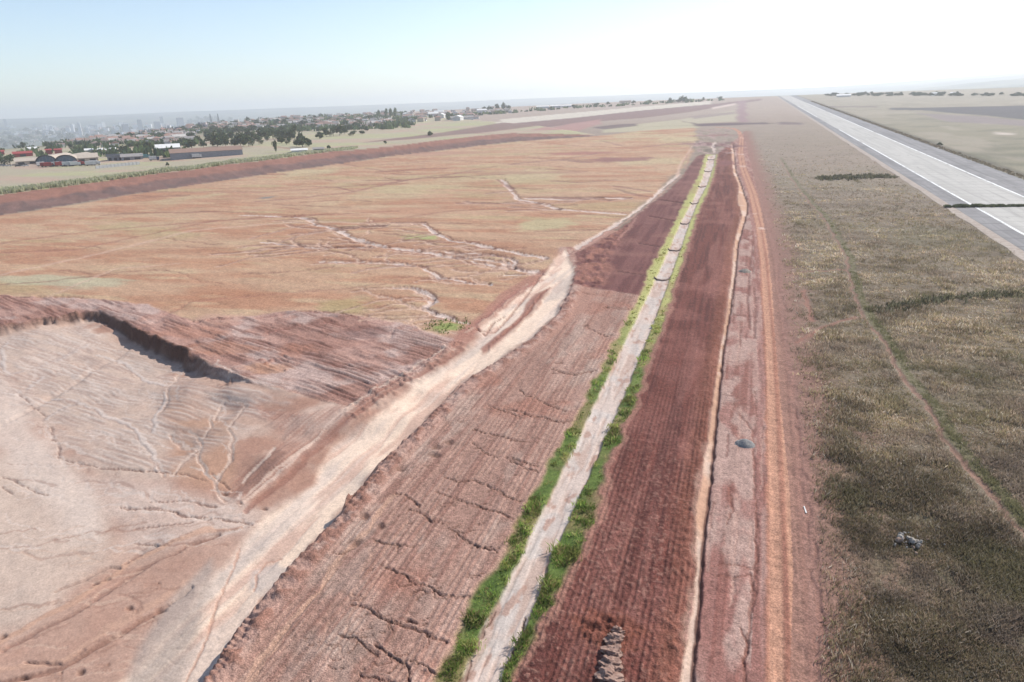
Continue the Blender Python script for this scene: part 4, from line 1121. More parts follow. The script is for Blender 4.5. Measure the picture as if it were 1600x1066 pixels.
tufts('dry_grass', x, y, np.where(gr, .35, .55) * (.25 + .9 * clump[k] + .75 * ss(.42, .62, fbm(x / 5, y / 5, 3, 308))) * (1 - .6 * ss(150, 600, r)), .035 + r * .00055, gcol, 5, .75, .6, 'tall dry brown grass between the dirt road and the runway', 'grass')
# sparse dark tussocks on the bare red margin
x, y = spray(16000, 9, 50, -3, 25)
k = (look(REDM, x, y) > .3) & (rng.rand(len(x)) < .12 + .35 * (fbm(x / 1.5, y / 1.5, 2, 305) > .55)) & (x > np.interp(y, GE[:, 1], GE[:, 0]) - .3)
x, y = x[k], y[k]; n = len(x); print('tussocks', n)
tufts('tussock_grass', x, y, rng.uniform(.15, .4, n), .04 + np.hypot(x, y) * .0006, pick([C(126, 114, 84), C(132, 126, 84), C(150, 130, 104), C(112, 104, 76)], n), 7, .8, .4, 'sparse dark tussocks on the bare red soil beside the dirt road', 'grass')
# green verges of the channel
x, y = spray(150000, 12.5, 50, -42, 2)
vmk = look(VMASK, x, y); gmk = look(GMASK, x, y)
k = (vmk > .84) & (gmk < .08)
x, y = x[k], y[k]
den = fbm(x / 1.6, y / 1.6, 3, 311)
rr = np.hypot(x, y)
k = (rng.rand(len(x)) < np.clip(.2 + 3.4 * (den - .42), .04, .9)) & (rng.rand(len(x)) < .15 + ss(.34, .5, fbm(x / 4.5, y / 4.5, 3, 314)))
x, y, rr, den = x[k], y[k], rr[k], den[k]; n = len(x); print('verge', n)
gcol = pick([C(168, 194, 98), C(146, 176, 84), C(190, 206, 116), C(122, 150, 72), C(206, 202, 134), C(196, 174, 124)], n)
yel = ss(.5, .66, fbm(x / 5, y / 5, 3, 312)) * .5
yel = np.maximum(yel, ss(125, 165, rr) * .8)
gcol = gcol + (C(204, 198, 120) - gcol) * yel[:, None]; gcol = gcol * (.65 + .7 * ss(.35, .65, fbm(x / 1.4, y / 1.4, 3, 316)))[:, None]
tufts('verge_grass', x, y, (.06 + .5 * den ** 1.5 + .45 * ss(.62, .74, fbm(x / 1.1, y / 1.1, 2, 315)) + .25 * ss(.55, .7, fbm(x / 3, y / 3, 2, 313))) * np.where(rr > 150, .6, 1), .05 + rr * .0008, gcol, 7, .9, .5, 'lush green grass verges along both sides of the sandy channel', 'grass')
# rank green tufts where a rill ends in the field, and thin growth on the field
x, y = spray(5000, 13, 24, -45, -20)
p = P(700, 508)
d = np.hypot((x - p[0]) / 4.2, (y - p[1]) / 4.5); k = d < 1 + .4 * rng.rand(len(x))
x, y = x[k], y[k]; n = len(x)
tufts('rill_grass', x, y, rng.uniform(.3, .7, n), np.full(n, .2), pick([C(126, 146, 74), C(150, 160, 92), C(110, 130, 66)], n), 6, .6, .4, 'patch of green grass where a pale rill leaves the field', 'grass')
# tall pale grass on top of the cut bank
t = np.linspace(0, 1, 3000)
seg = np.interp(rng.rand(9000) * top_s[13], top_s, np.arange(len(top)))
bi = seg.astype(int); bf_ = seg - bi
bx = top[bi, 0] * (1 - bf_) + top[np.minimum(bi + 1, len(top) - 1), 0] * bf_; by = top[bi, 1] * (1 - bf_) + top[np.minimum(bi + 1, len(top) - 1), 1] * bf_
off = rng.uniform(1.5, 22, 9000)
x = bx - off * .35 + rng.normal(0, 1, 9000); y = by + off
n = len(x)
tufts('tall_grass', x, y, rng.uniform(.8, 2.6, n) * np.clip(1.2 - .5 * (seg / 13), .4, 1.2) * (.45 + 1.1 * fbm(x / 14, y / 14, 3, 322)), np.full(n, 1.0), pick([C(232, 230, 192), C(218, 218, 176), C(236, 230, 200), C(198, 202, 156)], n), 5, .4, .4, 'tall pale green grass along the top of the red cut bank', 'grass')

# rank dry grass standing along the far edge of the paving
n = 6000
y = 60 + 1500 * rng.rand(n) ** 1.5; x = np.polyval(AR, y) + rng.uniform(.2, 4.5, n); r = np.hypot(x, y)
tufts('edge_grass', x, y, rng.uniform(.3, .9, n) * (.4 + fbm(y / 9, y * 0, 3, 321)), .08 + r * .0009, pick([C(150, 136, 112), C(132, 120, 98), C(166, 148, 124), C(118, 108, 92)], n), 4, .5, .5, 'dark dry grass along the far edge of the runway', 'grass')

# dark scrub in two rows across the dry grass
sx, sy = [], []
for (a, b, m_) in [((1282, 279), (1392, 276), 420), ((1372, 487), (1470, 467), 130), ((1470, 467), (1600, 460), 110)]:
    pa, pb = P(*a), P(*b); t = rng.rand(m_)[:, None]; q = pa + (pb - pa) * t + rng.normal(0, 1, (m_, 2)) * np.array([1.5, 4.0 if a[1] < 300 else 1.0]); sx.append(q[:, 0]); sy.append(q[:, 1])
x = np.concatenate(sx); y = np.concatenate(sy); n = len(x); r = np.hypot(x, y)
tufts('dark_scrub', x, y, rng.uniform(.4, 1.1, n) * np.where(r > 150, 1.4, .5), .08 + r * .0012, pick([C(112, 106, 82), C(96, 94, 74), C(124, 122, 90), C(150, 146, 120)], n), 6, .6, .4, 'low dark scrub in rows across the dry grass near the runway', 'scrub')

# ------------------------------------------------------------------ things: small builders
class MB:
    def __init__(s): s.v = []; s.f = []
    def add(s, vs, fs):
        n = len(s.v); s.v += [tuple(map(float, q)) for q in vs]; s.f += [tuple(i + n for i in f) for f in fs]
        return s
    def box(s, x0, x1, y0, y1, z0_, z1, top=1.0):
        cx, cy = (x0 + x1) / 2, (y0 + y1) / 2
        T = lambda x, y: (cx + (x - cx) * top, cy + (y - cy) * top)
        a, b, c, d = T(x0, y0), T(x1, y0), T(x1, y1), T(x0, y1)
        return s.add([(x0, y0, z0_), (x1, y0, z0_), (x1, y1, z0_), (x0, y1, z0_), (*a, z1), (*b, z1), (*c, z1), (*d, z1)],
                     [(3, 2, 1, 0), (4, 5, 6, 7), (0, 1, 5, 4), (1, 2, 6, 5), (2, 3, 7, 6), (3, 0, 4, 7)])
    def gable(s, x0, x1, y0, y1, z0_, z1, over=.5):
        x0 -= over; x1 += over; y0 -= over; y1 += over; m_ = (y0 + y1) / 2
        return s.add([(x0, y0, z0_), (x1, y0, z0_), (x1, y1, z0_), (x0, y1, z0_), (x0, m_, z1), (x1, m_, z1)],
                     [(0, 1, 5, 4), (2, 3, 4, 5), (0, 4, 3), (1, 2, 5), (3, 2, 1, 0)])
    def hip(s, x0, x1, y0, y1, z0_, z1, over=.5):
        x0 -= over; x1 += over; y0 -= over; y1 += over; m_ = (y0 + y1) / 2; q = (y1 - y0) / 2
        return s.add([(x0, y0, z0_), (x1, y0, z0_), (x1, y1, z0_), (x0, y1, z0_), (x0 + q, m_, z1), (x1 - q, m_, z1)],
                     [(0, 1, 5, 4), (2, 3, 4, 5), (0, 4, 3), (1, 2, 5), (3, 2, 1, 0)])
    def tube(s, a, b, ra, rb, n=7):
        a = np.array(a, float); b = np.array(b, float); d = b - a; d /= np.linalg.norm(d) + 1e-9
        u = np.cross(d, (0, 0, 1.0) if abs(d[2]) < .9 else (1.0, 0, 0)); u /= np.linalg.norm(u); w_ = np.cross(d, u)
        vs = []
        for c, r_ in ((a, ra), (b, rb)):
            for k in range(n):
                t = 2 * math.pi * k / n; vs.append(c + r_ * (u * math.cos(t) + w_ * math.sin(t)))
        return s.add(vs, [(k, (k + 1) % n, n + (k + 1) % n, n + k) for k in range(n)] + [tuple(range(n))[::-1], tuple(range(n, 2 * n))])
    def mesh(s, name, mat):
        me = bpy.data.meshes.new(name); me.from_pydata(s.v, [], s.f); me.update(); me.materials.append(mat)
        return me
    def build(s, name, mat, parent=None):
        o = bpy.data.objects.new(name, s.mesh(name, mat)); COL.objects.link(o)
        if parent: o.parent = parent
        return o
def empty(name, loc=(0, 0, 0), rz=0.0):
    o = bpy.data.objects.new(name, None); COL.objects.link(o); o.location = loc; o.rotation_euler = (0, 0, rz); o.empty_display_size = .5
    return o
KIDS = {}
def copy_tree(o, parent=None):
    c = o.copy(); COL.objects.link(c)
    if parent: c.parent = parent
    for ch in KIDS.get(o.name, []): copy_tree(ch, c)
    return c
def note(root):
    """remember a thing's parts so that it can be copied"""
    KIDS[root.name] = [x for x in bpy.data.objects if x.parent == root]
    for x in KIDS[root.name]: note(x)
    return root
def at(px, py):
    """ground point under a pixel, height included"""
    p = P(px, py, 0, hgt)
    return (p[0], p[1], float(gz(p[0], p[1])[0]))
def mpp(p):
    """metres per photo pixel at a point"""
    v = np.array(p) - np.array([0, 0, CAM_H])
    return float(v @ fwd) / F_PX
def facing(p):
    """rotation that turns a thing's -y side to the camera"""
    return math.atan2(p[1], p[0]) - math.pi / 2

def plain(name, r, g, b, k=1.0, rough=.8, var=.12):
    c = C(r, g, b, k)
    return noise_mat(name, tuple(c * (1 - var)), tuple(c * (1 + var)), .7, rough=rough)
m_white = plain('white_wall', 236, 234, 230, 1.1); m_cream = plain('cream_wall', 222, 208, 188); m_grey = plain('grey_wall', 170, 172, 178); m_dark = plain('dark_opening', 70, 74, 82)
m_terra = plain('clay_roof', 190, 150, 136); m_terra2 = plain('old_clay_roof', 164, 142, 134); m_grroof = plain('fibre_roof', 176, 170, 166); m_tanroof = plain('tan_roof', 216, 200, 182); m_whroof = plain('white_roof', 246, 244, 240, 1.15); m_brroof = plain('brown_roof', 170, 140, 124)
m_blue = plain('blue_grey_door', 120, 142, 158); m_red = plain('red_paint', 182, 78, 76); m_teal = plain('teal_paint', 120, 180, 184); m_navy = plain('navy_paint', 70, 92, 130); m_tyre = plain('tyre', 48, 46, 46); m_glass = plain('vehicle_glass', 60, 70, 80, rough=.2)
m_conc = plain('concrete', 190, 186, 180); m_tower1 = plain('tower_pale', 236, 234, 232, 1.2); m_tower2 = plain('tower_grey', 160, 168, 178); m_tower3 = plain('tower_pink', 214, 190, 180)
m_bark = plain('bark', 104, 88, 74)
M_LEAF = [blades_mat('leaves', .3)]
LEAFC = [C(84, 104, 72), C(98, 118, 78), C(72, 92, 66), C(112, 128, 84)]

def facade_mat(name, c, win):
    """far tower: storey bands and window columns are too small to pick apart at this distance"""
    mt, t, b = nodes_of(name)
    tc = t.nodes.new('ShaderNodeTexCoord'); br = t.nodes.new('ShaderNodeTexBrick')
    br.offset = 0; br.inputs['Scale'].default_value = .33; br.inputs['Mortar Size'].default_value = .22; br.inputs['Brick Width'].default_value = 1.0; br.inputs['Row Height'].default_value = 1.0
    br.inputs['Color1'].default_value = (*win, 1); br.inputs['Color2'].default_value = (*(np.array(win) * 1.4), 1); br.inputs['Mortar'].default_value = (*c, 1)
    mp = t.nodes.new('ShaderNodeMapping'); mp.inputs['Rotation'].default_value = (R(90), 0, 0)
    t.links.new(tc.outputs['Object'], mp.inputs['Vector']); t.links.new(mp.outputs[0], br.inputs['Vector']); t.links.new(br.outputs['Color'], b.inputs['Base Color'])
    b.inputs['Roughness'].default_value = .7
    return mt
f_pale = facade_mat('pale_facade', C(250, 248, 246, 1.3), C(170, 176, 186)); f_grey = facade_mat('grey_facade', C(150, 158, 170), C(92, 102, 118)); f_pink = facade_mat('pink_facade', C(244, 222, 212, 1.2), C(170, 160, 160))

# ------------------------------------------------------------------ check dams across the channel (parts of the channel)
m_dam = noise_mat('dam_concrete', C(150, 128, 118), C(190, 168, 156), 1.5, bump=.3)  # concrete toned darker, the dams' shade is in the colour
chan = SETTING['drainage_channel']
for (ya, xa, xb) in [(437, 1022, 1047), (392, 1044, 1064), (351, 1063, 1078), (320, 1078, 1092), (294, 1091, 1103), (270, 1100, 1112), (252, 1105, 1117)]:
    a = P(xa, ya - 3); b = P(xb, ya - 4)
    ax = (b - a) / np.linalg.norm(b - a); wd = np.linalg.norm(b - a); nrm = np.array([ax[1], -ax[0]])
    mb = MB(); nseg = 12; vs = []
    for k in range(nseg + 1):
        t = k / nseg * 2 - 1
        c = (a + b) / 2 + ax * t * wd / 2 + nrm * (1 - t * t) * wd * .32        # the lip bows downstream
        zb = float(gz(c[0], c[1])[0])
        tk = .3
        for (dn_, dz) in ((-tk, -.4), (-tk, .38), (tk, .30), (tk, -.4)):
            vs.append((c[0] + nrm[0] * dn_, c[1] + nrm[1] * dn_, zb + dz + .12 * abs(t) ** 3))
    fs = []
    for k in range(nseg):
        for q in range(4): fs.append((k * 4 + q, k * 4 + (q + 1) % 4, (k + 1) * 4 + (q + 1) % 4, (k + 1) * 4 + q))
    fs += [(3, 2, 1, 0), tuple(nseg * 4 + q for q in range(4))]
    mb.add(vs, fs).build('check_dam', m_dam, chan)

# ------------------------------------------------------------------ heaps, stones, board
def lump_mesh(name, mat, seed, sx, sy, sz, rough=.35, sub=3, cut=-.25):
    import bmesh
    bm = bmesh.new(); bmesh.ops.create_icosphere(bm, subdivisions=sub, radius=1)
    v = np.array([q.co[:] for q in bm.verts])
    nz = fbm(v[:, 0] * 1.6 + seed, v[:, 1] * 1.6 + v[:, 2] * 2.1, 4, seed) - .5
    nz2 = fbm(v[:, 0] * 5 + seed, v[:, 1] * 5 + v[:, 2] * 6, 3, seed + 1) - .5
    v *= (1 + rough * 1.7 * nz + rough * .7 * nz2)[:, None]
    v[:, 2] = np.maximum(v[:, 2], cut)
    v *= (sx, sy, sz)
    for q, p in zip(bm.verts, v): q.co = p
    me = bpy.data.meshes.new(name); bm.to_mesh(me); bm.free(); me.materials.append(mat)
    return me
def heap(px, py, rad, h, mat, name, label, cat, seed):
    p = at(px, py)
    n = 46; u = np.linspace(-1.25, 1.25, n); gx, gy = np.meshgrid(u, u)
    q = np.hypot(gx, gy) + .45 * (fbm(gx * 1.6 + seed, gy * 1.6, 4, seed) - .5)
    zz = h * np.clip(1 - q, 0, 1) ** .8 + .07 * (fbm(gx * 9, gy * 9 + seed, 3, seed) - .5) * (q < 1.05)
    keep_ = q < 1.12
    xx = p[0] + gx * rad; yy = p[1] + gy * rad
    base = gz(xx.ravel(), yy.ravel()).reshape(n, n)
    V = np.stack([xx - p[0], yy - p[1], base + np.where(q < 1.05, zz + .02, -.05) - p[2]], -1).reshape(-1, 3)
    ii_ = np.arange(n - 1)[:, None] * n + np.arange(n - 1)[None, :]
    F = np.stack([ii_, ii_ + 1, ii_ + 1 + n, ii_ + n], -1).reshape(-1, 4)
    F = F[keep_.ravel()[F].all(1)]
    o = bpy.data.objects.new(name, mesh_from(name, V, F, mat)); COL.objects.link(o); o.location = p
    tag(o, label, cat)
m_grvl = noise_mat('blue_gravel', C(146, 146, 144), C(178, 172, 168), 6, bump=.8); m_grvl2 = noise_mat('green_gravel', C(160, 148, 136), C(186, 172, 158), 5, bump=.8)
heap(1164, 694, 1.35, .8, m_grvl, 'gravel_heap', 'blue grey gravel heap on the worked strip between trench and road', 'heap', 3)
heap(1164, 424, 1.7, .8, m_grvl2, 'gravel_heap', 'greenish grey heap at the far bend of the trench', 'heap', 8)
m_heap = noise_mat('dumped_soil', C(158, 124, 110), C(196, 164, 148), 2.2, bump=.8)
pt = at(955, 1030); hp = empty('soil_heap', pt); tag(hp, 'row of dumped pale soil mounds on the dark ploughed strip at the bottom', 'heap')
for k, (a, b, sx) in enumerate([(966, 990, .62), (960, 1004, .8), (957, 1021, .92), (954, 1040, .98), (951, 1060, 1.0), (947, 1084, .95)]):
    q = at(a, b)
    o = bpy.data.objects.new('mound', lump_mesh('mound', m_heap, 20 + k, sx * 1.05, sx * .85, .55, .75, 4)); COL.objects.link(o); o.parent = hp
    o.location = (q[0] - pt[0], q[1] - pt[1], q[2] - pt[2] + .1); o.rotation_euler = (0, 0, R(-8 + 9 * (k % 3)))
m_stone = noise_mat('pale_rubble', C(160, 150, 138), C(214, 206, 196), 2.0, bump=.6); m_stone2 = noise_mat('brown_rubble', C(160, 134, 116), C(196, 168, 148), 2.0, bump=.6)
pt = at(1427, 856); rp = empty('rubble_pile', pt); tag(rp, 'small pile of pale broken stones lying in the dry grass', 'rubble')
rs = random.Random(9)
for k in range(46):
    a = 1427 + rs.gauss(0, 13); b = 850 + rs.gauss(0, 7); q = at(a, b); s_ = rs.choice([.1, .14, .18, .24, .4]) * rs.uniform(.8, 1.2)
    o = bpy.data.objects.new('stone', lump_mesh('stone', m_stone if rs.random() < .7 else m_stone2, 40 + k, s_, s_ * rs.uniform(.6, 1), s_ * rs.uniform(.5, .8), .5, 1, -.7)); COL.objects.link(o); o.parent = rp
    o.location = (q[0] - pt[0], q[1] - pt[1], q[2] - pt[2] + .18 + rs.random() * .35); o.rotation_euler = (rs.random(), rs.random(), rs.random() * 6)
pb = at(1258, 797)
o = MB().box(-.07, .07, -.75, .75, .02, .07).build('board', plain('white_board', 240, 238, 234, 1.2)); o.location = pb; o.rotation_euler = (0, 0, R(6)); tag(o, 'narrow white board lying on the soil right of the dirt road', 'board')

# row of weeds rooted across the runway
a = P(1478, 324); b = P(1600, 322.5); dv = (b - a) / np.linalg.norm(b - a)
n = 2600; t = rng.uniform(0, X_RE - a[0], n); x = a[0] + t; y = a[1] + (b[1] - a[1]) / (b[0] - a[0]) * t + rng.normal(0, .55, n)
hh = .3 + 1.1 * fbm(t / 1.6, t * 0, 3, 77)
kk = fbm(t / 3, t * 0 + 5, 2, 78) > .16; x, y, hh, t = x[kk], y[kk], hh[kk], t[kk]; n = len(x)
_gz = gz
gz = lambda u, v: z0(np.atleast_1d(u), np.atleast_1d(v)) + .05
o = tufts('weed_hedge', x, y, hh, np.full(n, .5), pick([C(104, 116, 80), C(88, 98, 68), C(126, 132, 94), C(78, 84, 62)], n), 6, .5, .35, 'dark straggling row of weeds growing straight across the runway', 'weeds')
del o['kind']
gz = _gz

# ------------------------------------------------------------------ trees
def tree_mesh(seed, wide=.5, n=620, pale=0, low=.1):
    """unit tree one metre tall: tapered trunk with limbs, and a crown of leaf clumps"""
    rs = np.random.RandomState(seed)
    tr = MB(); tr.tube((0, 0, -.03), (.01, 0, .34), .032, .022, 7)
    cents = []
    for k in range(7):
        an = 2 * math.pi * k / 7 + rs.rand(); rd = wide * rs.uniform(.25, .62); hz = rs.uniform(low + .14, .8)
        e = (rd * math.cos(an), rd * math.sin(an), hz); tr.tube((0.01, 0, .24 + .03 * k % .1), e, .016, .005, 5); cents.append((*e, rs.uniform(.16, .27)))
    tr.tube((.01, 0, .33), (0, 0, .8), .02, .006, 6); cents += [(0, 0, .74, .25), (0, 0, .5, .3)]
    V = []; F = []; CL_ = []
    for q in range(n):
        c = cents[rs.randint(len(cents))]; d = rs.normal(0, 1, 3); d /= np.linalg.norm(d) + 1e-9
        rr_ = c[3] * rs.uniform(.55, 1.05)
        p = np.array(c[:3]) + d * rr_ * (wide * 1.7, wide * 1.7, .85); p[2] = max(p[2], low * rs.uniform(.6, 1.6)); p[2] = min(p[2], 1.0)
        u = rs.normal(0, 1, 3); u /= np.linalg.norm(u); w_ = np.cross(u, rs.normal(0, 1, 3)); w_ /= np.linalg.norm(w_)
        s_ = rs.uniform(.045, .095)
        k = len(V); V += [p - u * s_, p + w_ * s_ * .7, p + u * s_, p - w_ * s_ * .7]; F.append((k, k + 1, k + 2, k + 3))
        cc = LEAFC[rs.randint(4)] * rs.uniform(.7, 1.25)
        if pale: cc = cc * .5 + C(160, 178, 140) * .6
        CL_ += [cc] * 4
    return tr.mesh('trunk', m_bark), mesh_from('crown', np.array(V), np.array(F), M_LEAF[0], np.array(CL_))
TREES = [tree_mesh(1, .55), tree_mesh(2, .7), tree_mesh(3, .45), tree_mesh(4, .8), tree_mesh(5, .3, 420, 1), tree_mesh(6, .9, 480, 0, .1)]
def tree(px, py, hpx, wpx, label, group=None, kind=None, name='tree'):
    p = at(px, py); s_ = mpp(p); h = hpx * s_ * 1.25; w_ = wpx * s_ * 1.3
    k = kind if kind is not None else rs.randrange(4)
    ratio = [.55, .7, .45, .8, .3, .9][k] * 2.2
    r = empty(name, p, rs.random() * 6)
    for nm, me in zip(('trunk', 'crown'), TREES[k]):
        o = bpy.data.objects.new(nm, me); COL.objects.link(o); o.parent = r; o.scale = (w_ / ratio, w_ / ratio, h)
    tag(r, label, 'tree', group)
    return r
rs = random.Random(21)
for a in [(194, 239, 10, 19, 'low round dark tree at the left of the white roofed shed'), (232, 236, 12, 24, 'broad dark tree touching the white roofed shed'), (216, 235, 9, 13, 'small tree between two broad dark trees by the sheds'),
          (431, 238, 15, 8, 'slim dark tree standing alone in front of the pale meadow'), (473, 230, 13, 24, 'dense dark tree in front of the wood behind the white heaps'), (531, 212, 15, 15, 'tallest dark tree of the clump right of the wood'),
          (672, 212, 6, 10, 'lone small tree in the middle of the pale green meadow'), (16, 258, 13, 23, 'dark tree left of the twin arched hangars'), (1, 254, 9, 12, 'tree cut by the left edge of the picture'), (1067, 160, 8, 24, 'dark spreading tree on the far crest left of the runway'),
          (112, 236, 10, 13, 'green tree behind the roof of the right hangar'), (80, 237, 9, 15, 'dark tree between the two red walls'), (602, 225, 4, 6, 'tiny bush by the edge of the cut bank'), (514, 233, 5, 7, 'small bush at the end of the white shed'),
          (262, 259, 5, 5, 'little bush on the grass strip beside the truck'), (1468, 227, 4, 9, 'low green bush in the grass beyond the runway')]:
    tree(*a)
for (x_, y_, h_, w_) in [(300, 232, 12, 18), (318, 231, 10, 14), (340, 229, 20, 24), (353, 230, 15, 16), (366, 229, 11, 14), (376, 229, 20, 20), (389, 229, 14, 16), (398, 224, 13, 16), (408, 218, 14, 14), (418, 220, 12, 16), (427, 218, 13, 20), (437, 217, 12, 16), (446, 218, 11, 14), (455, 218, 14, 14), (461, 217, 17, 12), (470, 219, 11, 14), (464, 229, 10, 14), (483, 229, 10, 11), (330, 222, 12, 18), (362, 219, 12, 18), (388, 216, 12, 18), (345, 214, 10, 16), (412, 210, 9, 14), (440, 208, 9, 14), (355, 208, 9, 14), (372, 207, 9, 16), (395, 206, 9, 16), (425, 212, 11, 16), (380, 222, 12, 18), (405, 226, 11, 14), (350, 222, 12, 18), (310, 224, 10, 16), (325, 215, 10, 16), (300, 218, 9, 14), (452, 226, 9, 12), (440, 224, 9, 14), (335, 206, 8, 14), (420, 204, 8, 14), (290, 226, 8, 14)]:
    tree(x_, y_, h_, w_, 'dark green tree in the wood behind the long warehouse', 'trees of the wood')
for (x_, y_, h_, w_) in [(500, 217, 9, 15), (510, 214, 12, 13), (521, 213, 12, 15), (539, 210, 11, 12), (552, 212, 6, 15), (566, 210, 5, 11), (572, 205, 6, 8)]:
    tree(x_, y_, h_, w_, 'dark tree in the clump right of the wood', 'trees of the right clump')
for (x_, y_, h_, w_) in [(592, 184, 10, 5), (604, 184, 12, 6), (611, 184, 12, 6), (618, 184, 13, 6), (700, 188, 10, 9), (706, 187, 8, 8)]:
    tree(x_, y_, h_, w_, 'pale tall tree above the far houses', 'pale tall trees', 4)
for (x_, y_, h_, w_) in [(757, 173, 5, 10), (765, 173, 6, 12), (777, 172, 8, 9), (787, 171, 9, 9), (795, 171, 5, 8)]:
    tree(x_, y_, h_, w_, 'tree of the dark clump on the far rise', 'trees on the far rise')
for (x_, y_, h_, w_) in [(897, 170, 5, 10), (932, 166, 4, 12), (950, 164, 4, 8), (1047, 160, 6, 9), (1099, 158, 5, 5), (1125, 156, 4, 9), (860, 172, 4, 10), (1015, 161, 4, 10), (990, 162, 4, 8)]:
    tree(x_, y_, h_, w_, 'small tree on the far crest beyond the pale strip', 'small trees on the crest')
for k in range(80):
    tree(rs.uniform(1290, 1620), 149 + rs.uniform(-1, 1.5), rs.uniform(2, 4.5), rs.uniform(6, 14), 'hazy tree on the skyline behind the runway', 'hazy skyline trees')
for k in range(180):
    x_ = rs.uniform(0, 600); y_ = rs.uniform(202, 232) if x_ < 290 else rs.uniform(188, 206)
    tree(x_, y_, rs.uniform(3, 7), rs.uniform(7, 14), 'hazy tree among the far houses of the town', 'town trees')

# ------------------------------------------------------------------ houses of the town
rs = random.Random(33)
HOUSE = []
for k, (w_, d_, h_, roof, wall, kind) in enumerate([(11, 8, 3.2, m_terra, m_white, 'g'), (13, 9, 3.4, m_terra2, m_cream, 'h'), (10, 9, 5.6, m_terra, m_cream, 'h'), (15, 9, 3.6, m_grroof, m_white, 'g'), (9, 7, 3.0, m_terra2, m_white, 'g'), (20, 11, 5.0, m_whroof, m_white, 'g')]):
    b_ = MB().box(-w_ / 2, w_ / 2, -d_ / 2, d_ / 2, -2.0, h_).mesh('wall', wall)
    r_ = (MB().gable if kind == 'g' else MB().hip)(-w_ / 2, w_ / 2, -d_ / 2, d_ / 2, h_, h_ + d_ * .26).mesh('roof', roof)
    wn = MB()
    for q in range(3):
        c = -w_ / 2 + w_ * (q + .5) / 3
        wn.box(c - .7, c + .7, -d_ / 2 - .04, -d_ / 2 + .1, h_ - 2.2, h_ - .9)
    HOUSE.append((b_, r_))
def house(px, py, k, label, group, sc=1.0):
    p = at(px, py); e = empty('house', p, facing(p) + rs.choice([0, 1.57]) + rs.uniform(-.3, .3))
    for nm, me in zip(('wall', 'roof'), HOUSE[k]):
        o = bpy.data.objects.new(nm, me); COL.objects.link(o); o.parent = e; o.scale = (sc, sc, sc)
    tag(e, label % ['clay roof', 'brown hipped roof', 'second storey', 'grey roof', 'low brown roof', 'white roof'][k], 'house', group)
for k in range(155):
    x_ = rs.uniform(290, 600); y_ = rs.uniform(181 + (450 - x_) * .03, 203 + (450 - x_) * .02)
    house(x_, y_, rs.choice([0, 0, 1, 1, 2, 4, 3]), 'small hazy house with a %s on the rise behind the wood', 'houses behind the wood', .95)
for k in range(112):
    x_ = rs.uniform(-10, 300); y_ = rs.uniform(205, 231)
    house(x_, y_, rs.choice([0, 1, 2, 3, 3, 4]), 'hazy house with a %s in the valley town behind the hangars', 'houses of the valley town', 1.0)
for k in range(30):
    x_ = rs.uniform(600, 760); y_ = rs.uniform(182, 193) - (x_ - 600) * .04
    house(x_, y_, rs.choice([0, 3, 5, 4, 2]), 'small pale house with a %s on the far side of the meadow', 'houses beyond the meadow', 1.1)

# ------------------------------------------------------------------ city towers
def tower(px, py, hpx, wpx, fac, label, group=None, roofbox=True):
    p = at(px, py); s_ = mpp(p); h = hpx * s_; w_ = wpx * s_
    e = empty('tower_block', p, facing(p) + rs.uniform(-.4, .4))
    MB().box(-w_ / 2, w_ / 2, -w_ * .4, w_ * .4, -12, h).build('block', fac, e)
    if roofbox: MB().box(-w_ * .22, w_ * .22, -w_ * .2, w_ * .2, h, h + min(4.5, h * .12)).build('lift_house', m_tower1, e)
    tag(e, label, 'building', group)
for a in [(115, 208, 13, 4.5, f_pale, 'left one of two slender white towers standing close together'), (127, 213, 20, 4.5, f_pale, 'tallest slender white tower of the city'), (139, 213, 12, 4, f_pale, 'short white tower right of the tallest slender tower'), (34, 218, 9, 5, f_pink, 'pinkish block standing alone in the left of the valley'),
          (10, 198, 11, 3.5, f_grey, 'grey slab tower at the left end of the skyline'), (283, 199, 14, 9, f_grey, 'broad dark grey tower block right of the city centre'), (221, 206, 18, 5.5, f_grey, 'tall grey tower in the city centre'), (254, 196, 13, 4, f_grey, 'thin grey tower breaking the skyline'),
          (198, 210, 15, 8, f_grey, 'wide grey slab in front of the city centre'), (247, 203, 12, 8, f_grey, 'wide grey block left of the dark tower'), (263, 202, 8, 7, f_pink, 'pink and white block beside the dark tower'), (313, 200, 8, 4, f_grey, 'small grey tower at the right end of the city')]:
    tower(*a)
for k in range(100):
    x_ = rs.gauss(195, 66); y_ = rs.uniform(198, 213) - (x_ - 185) * .02
    tower(x_, y_, rs.uniform(2.5, 8), rs.uniform(3, 7), rs.choice([f_pale, f_pale, f_pink, f_grey]), 'hazy mid rise block in the distant city centre', 'city blocks', False)
for k in range(46):
    x_ = rs.uniform(-10, 160); y_ = rs.uniform(196, 216)
    tower(x_, y_, rs.uniform(1.5, 4), rs.uniform(4, 9), rs.choice([f_pale, f_grey, f_pale]), 'low hazy block in the left of the valley', 'low valley blocks', False)
m_mast = plain('mast_steel', 150, 156, 162)
for px_, lab in [(331, 'left of two thin radio masts above the houses'), (343, 'right of two thin radio masts above the houses')]:
    p = at(px_, 197); h = 18 * mpp(p); mb = MB()
    for k in range(3):
        an = k * 2.094; mb.tube((3 * math.cos(an), 3 * math.sin(an), -1), (.5 * math.cos(an), .5 * math.sin(an), h), .5, .35, 4)
    for k in range(1, 9):
        r_ = 3 - 2.5 * k / 9; z_ = h * k / 9
        for q in range(3):
            a1, a2 = q * 2.094, (q + 1) * 2.094; mb.tube((r_ * math.cos(a1), r_ * math.sin(a1), z_), (r_ * math.cos(a2), r_ * math.sin(a2), z_), .25, .25, 4)
    o = mb.build('radio_mast', m_mast); o.location = p; tag(o, lab, 'mast')

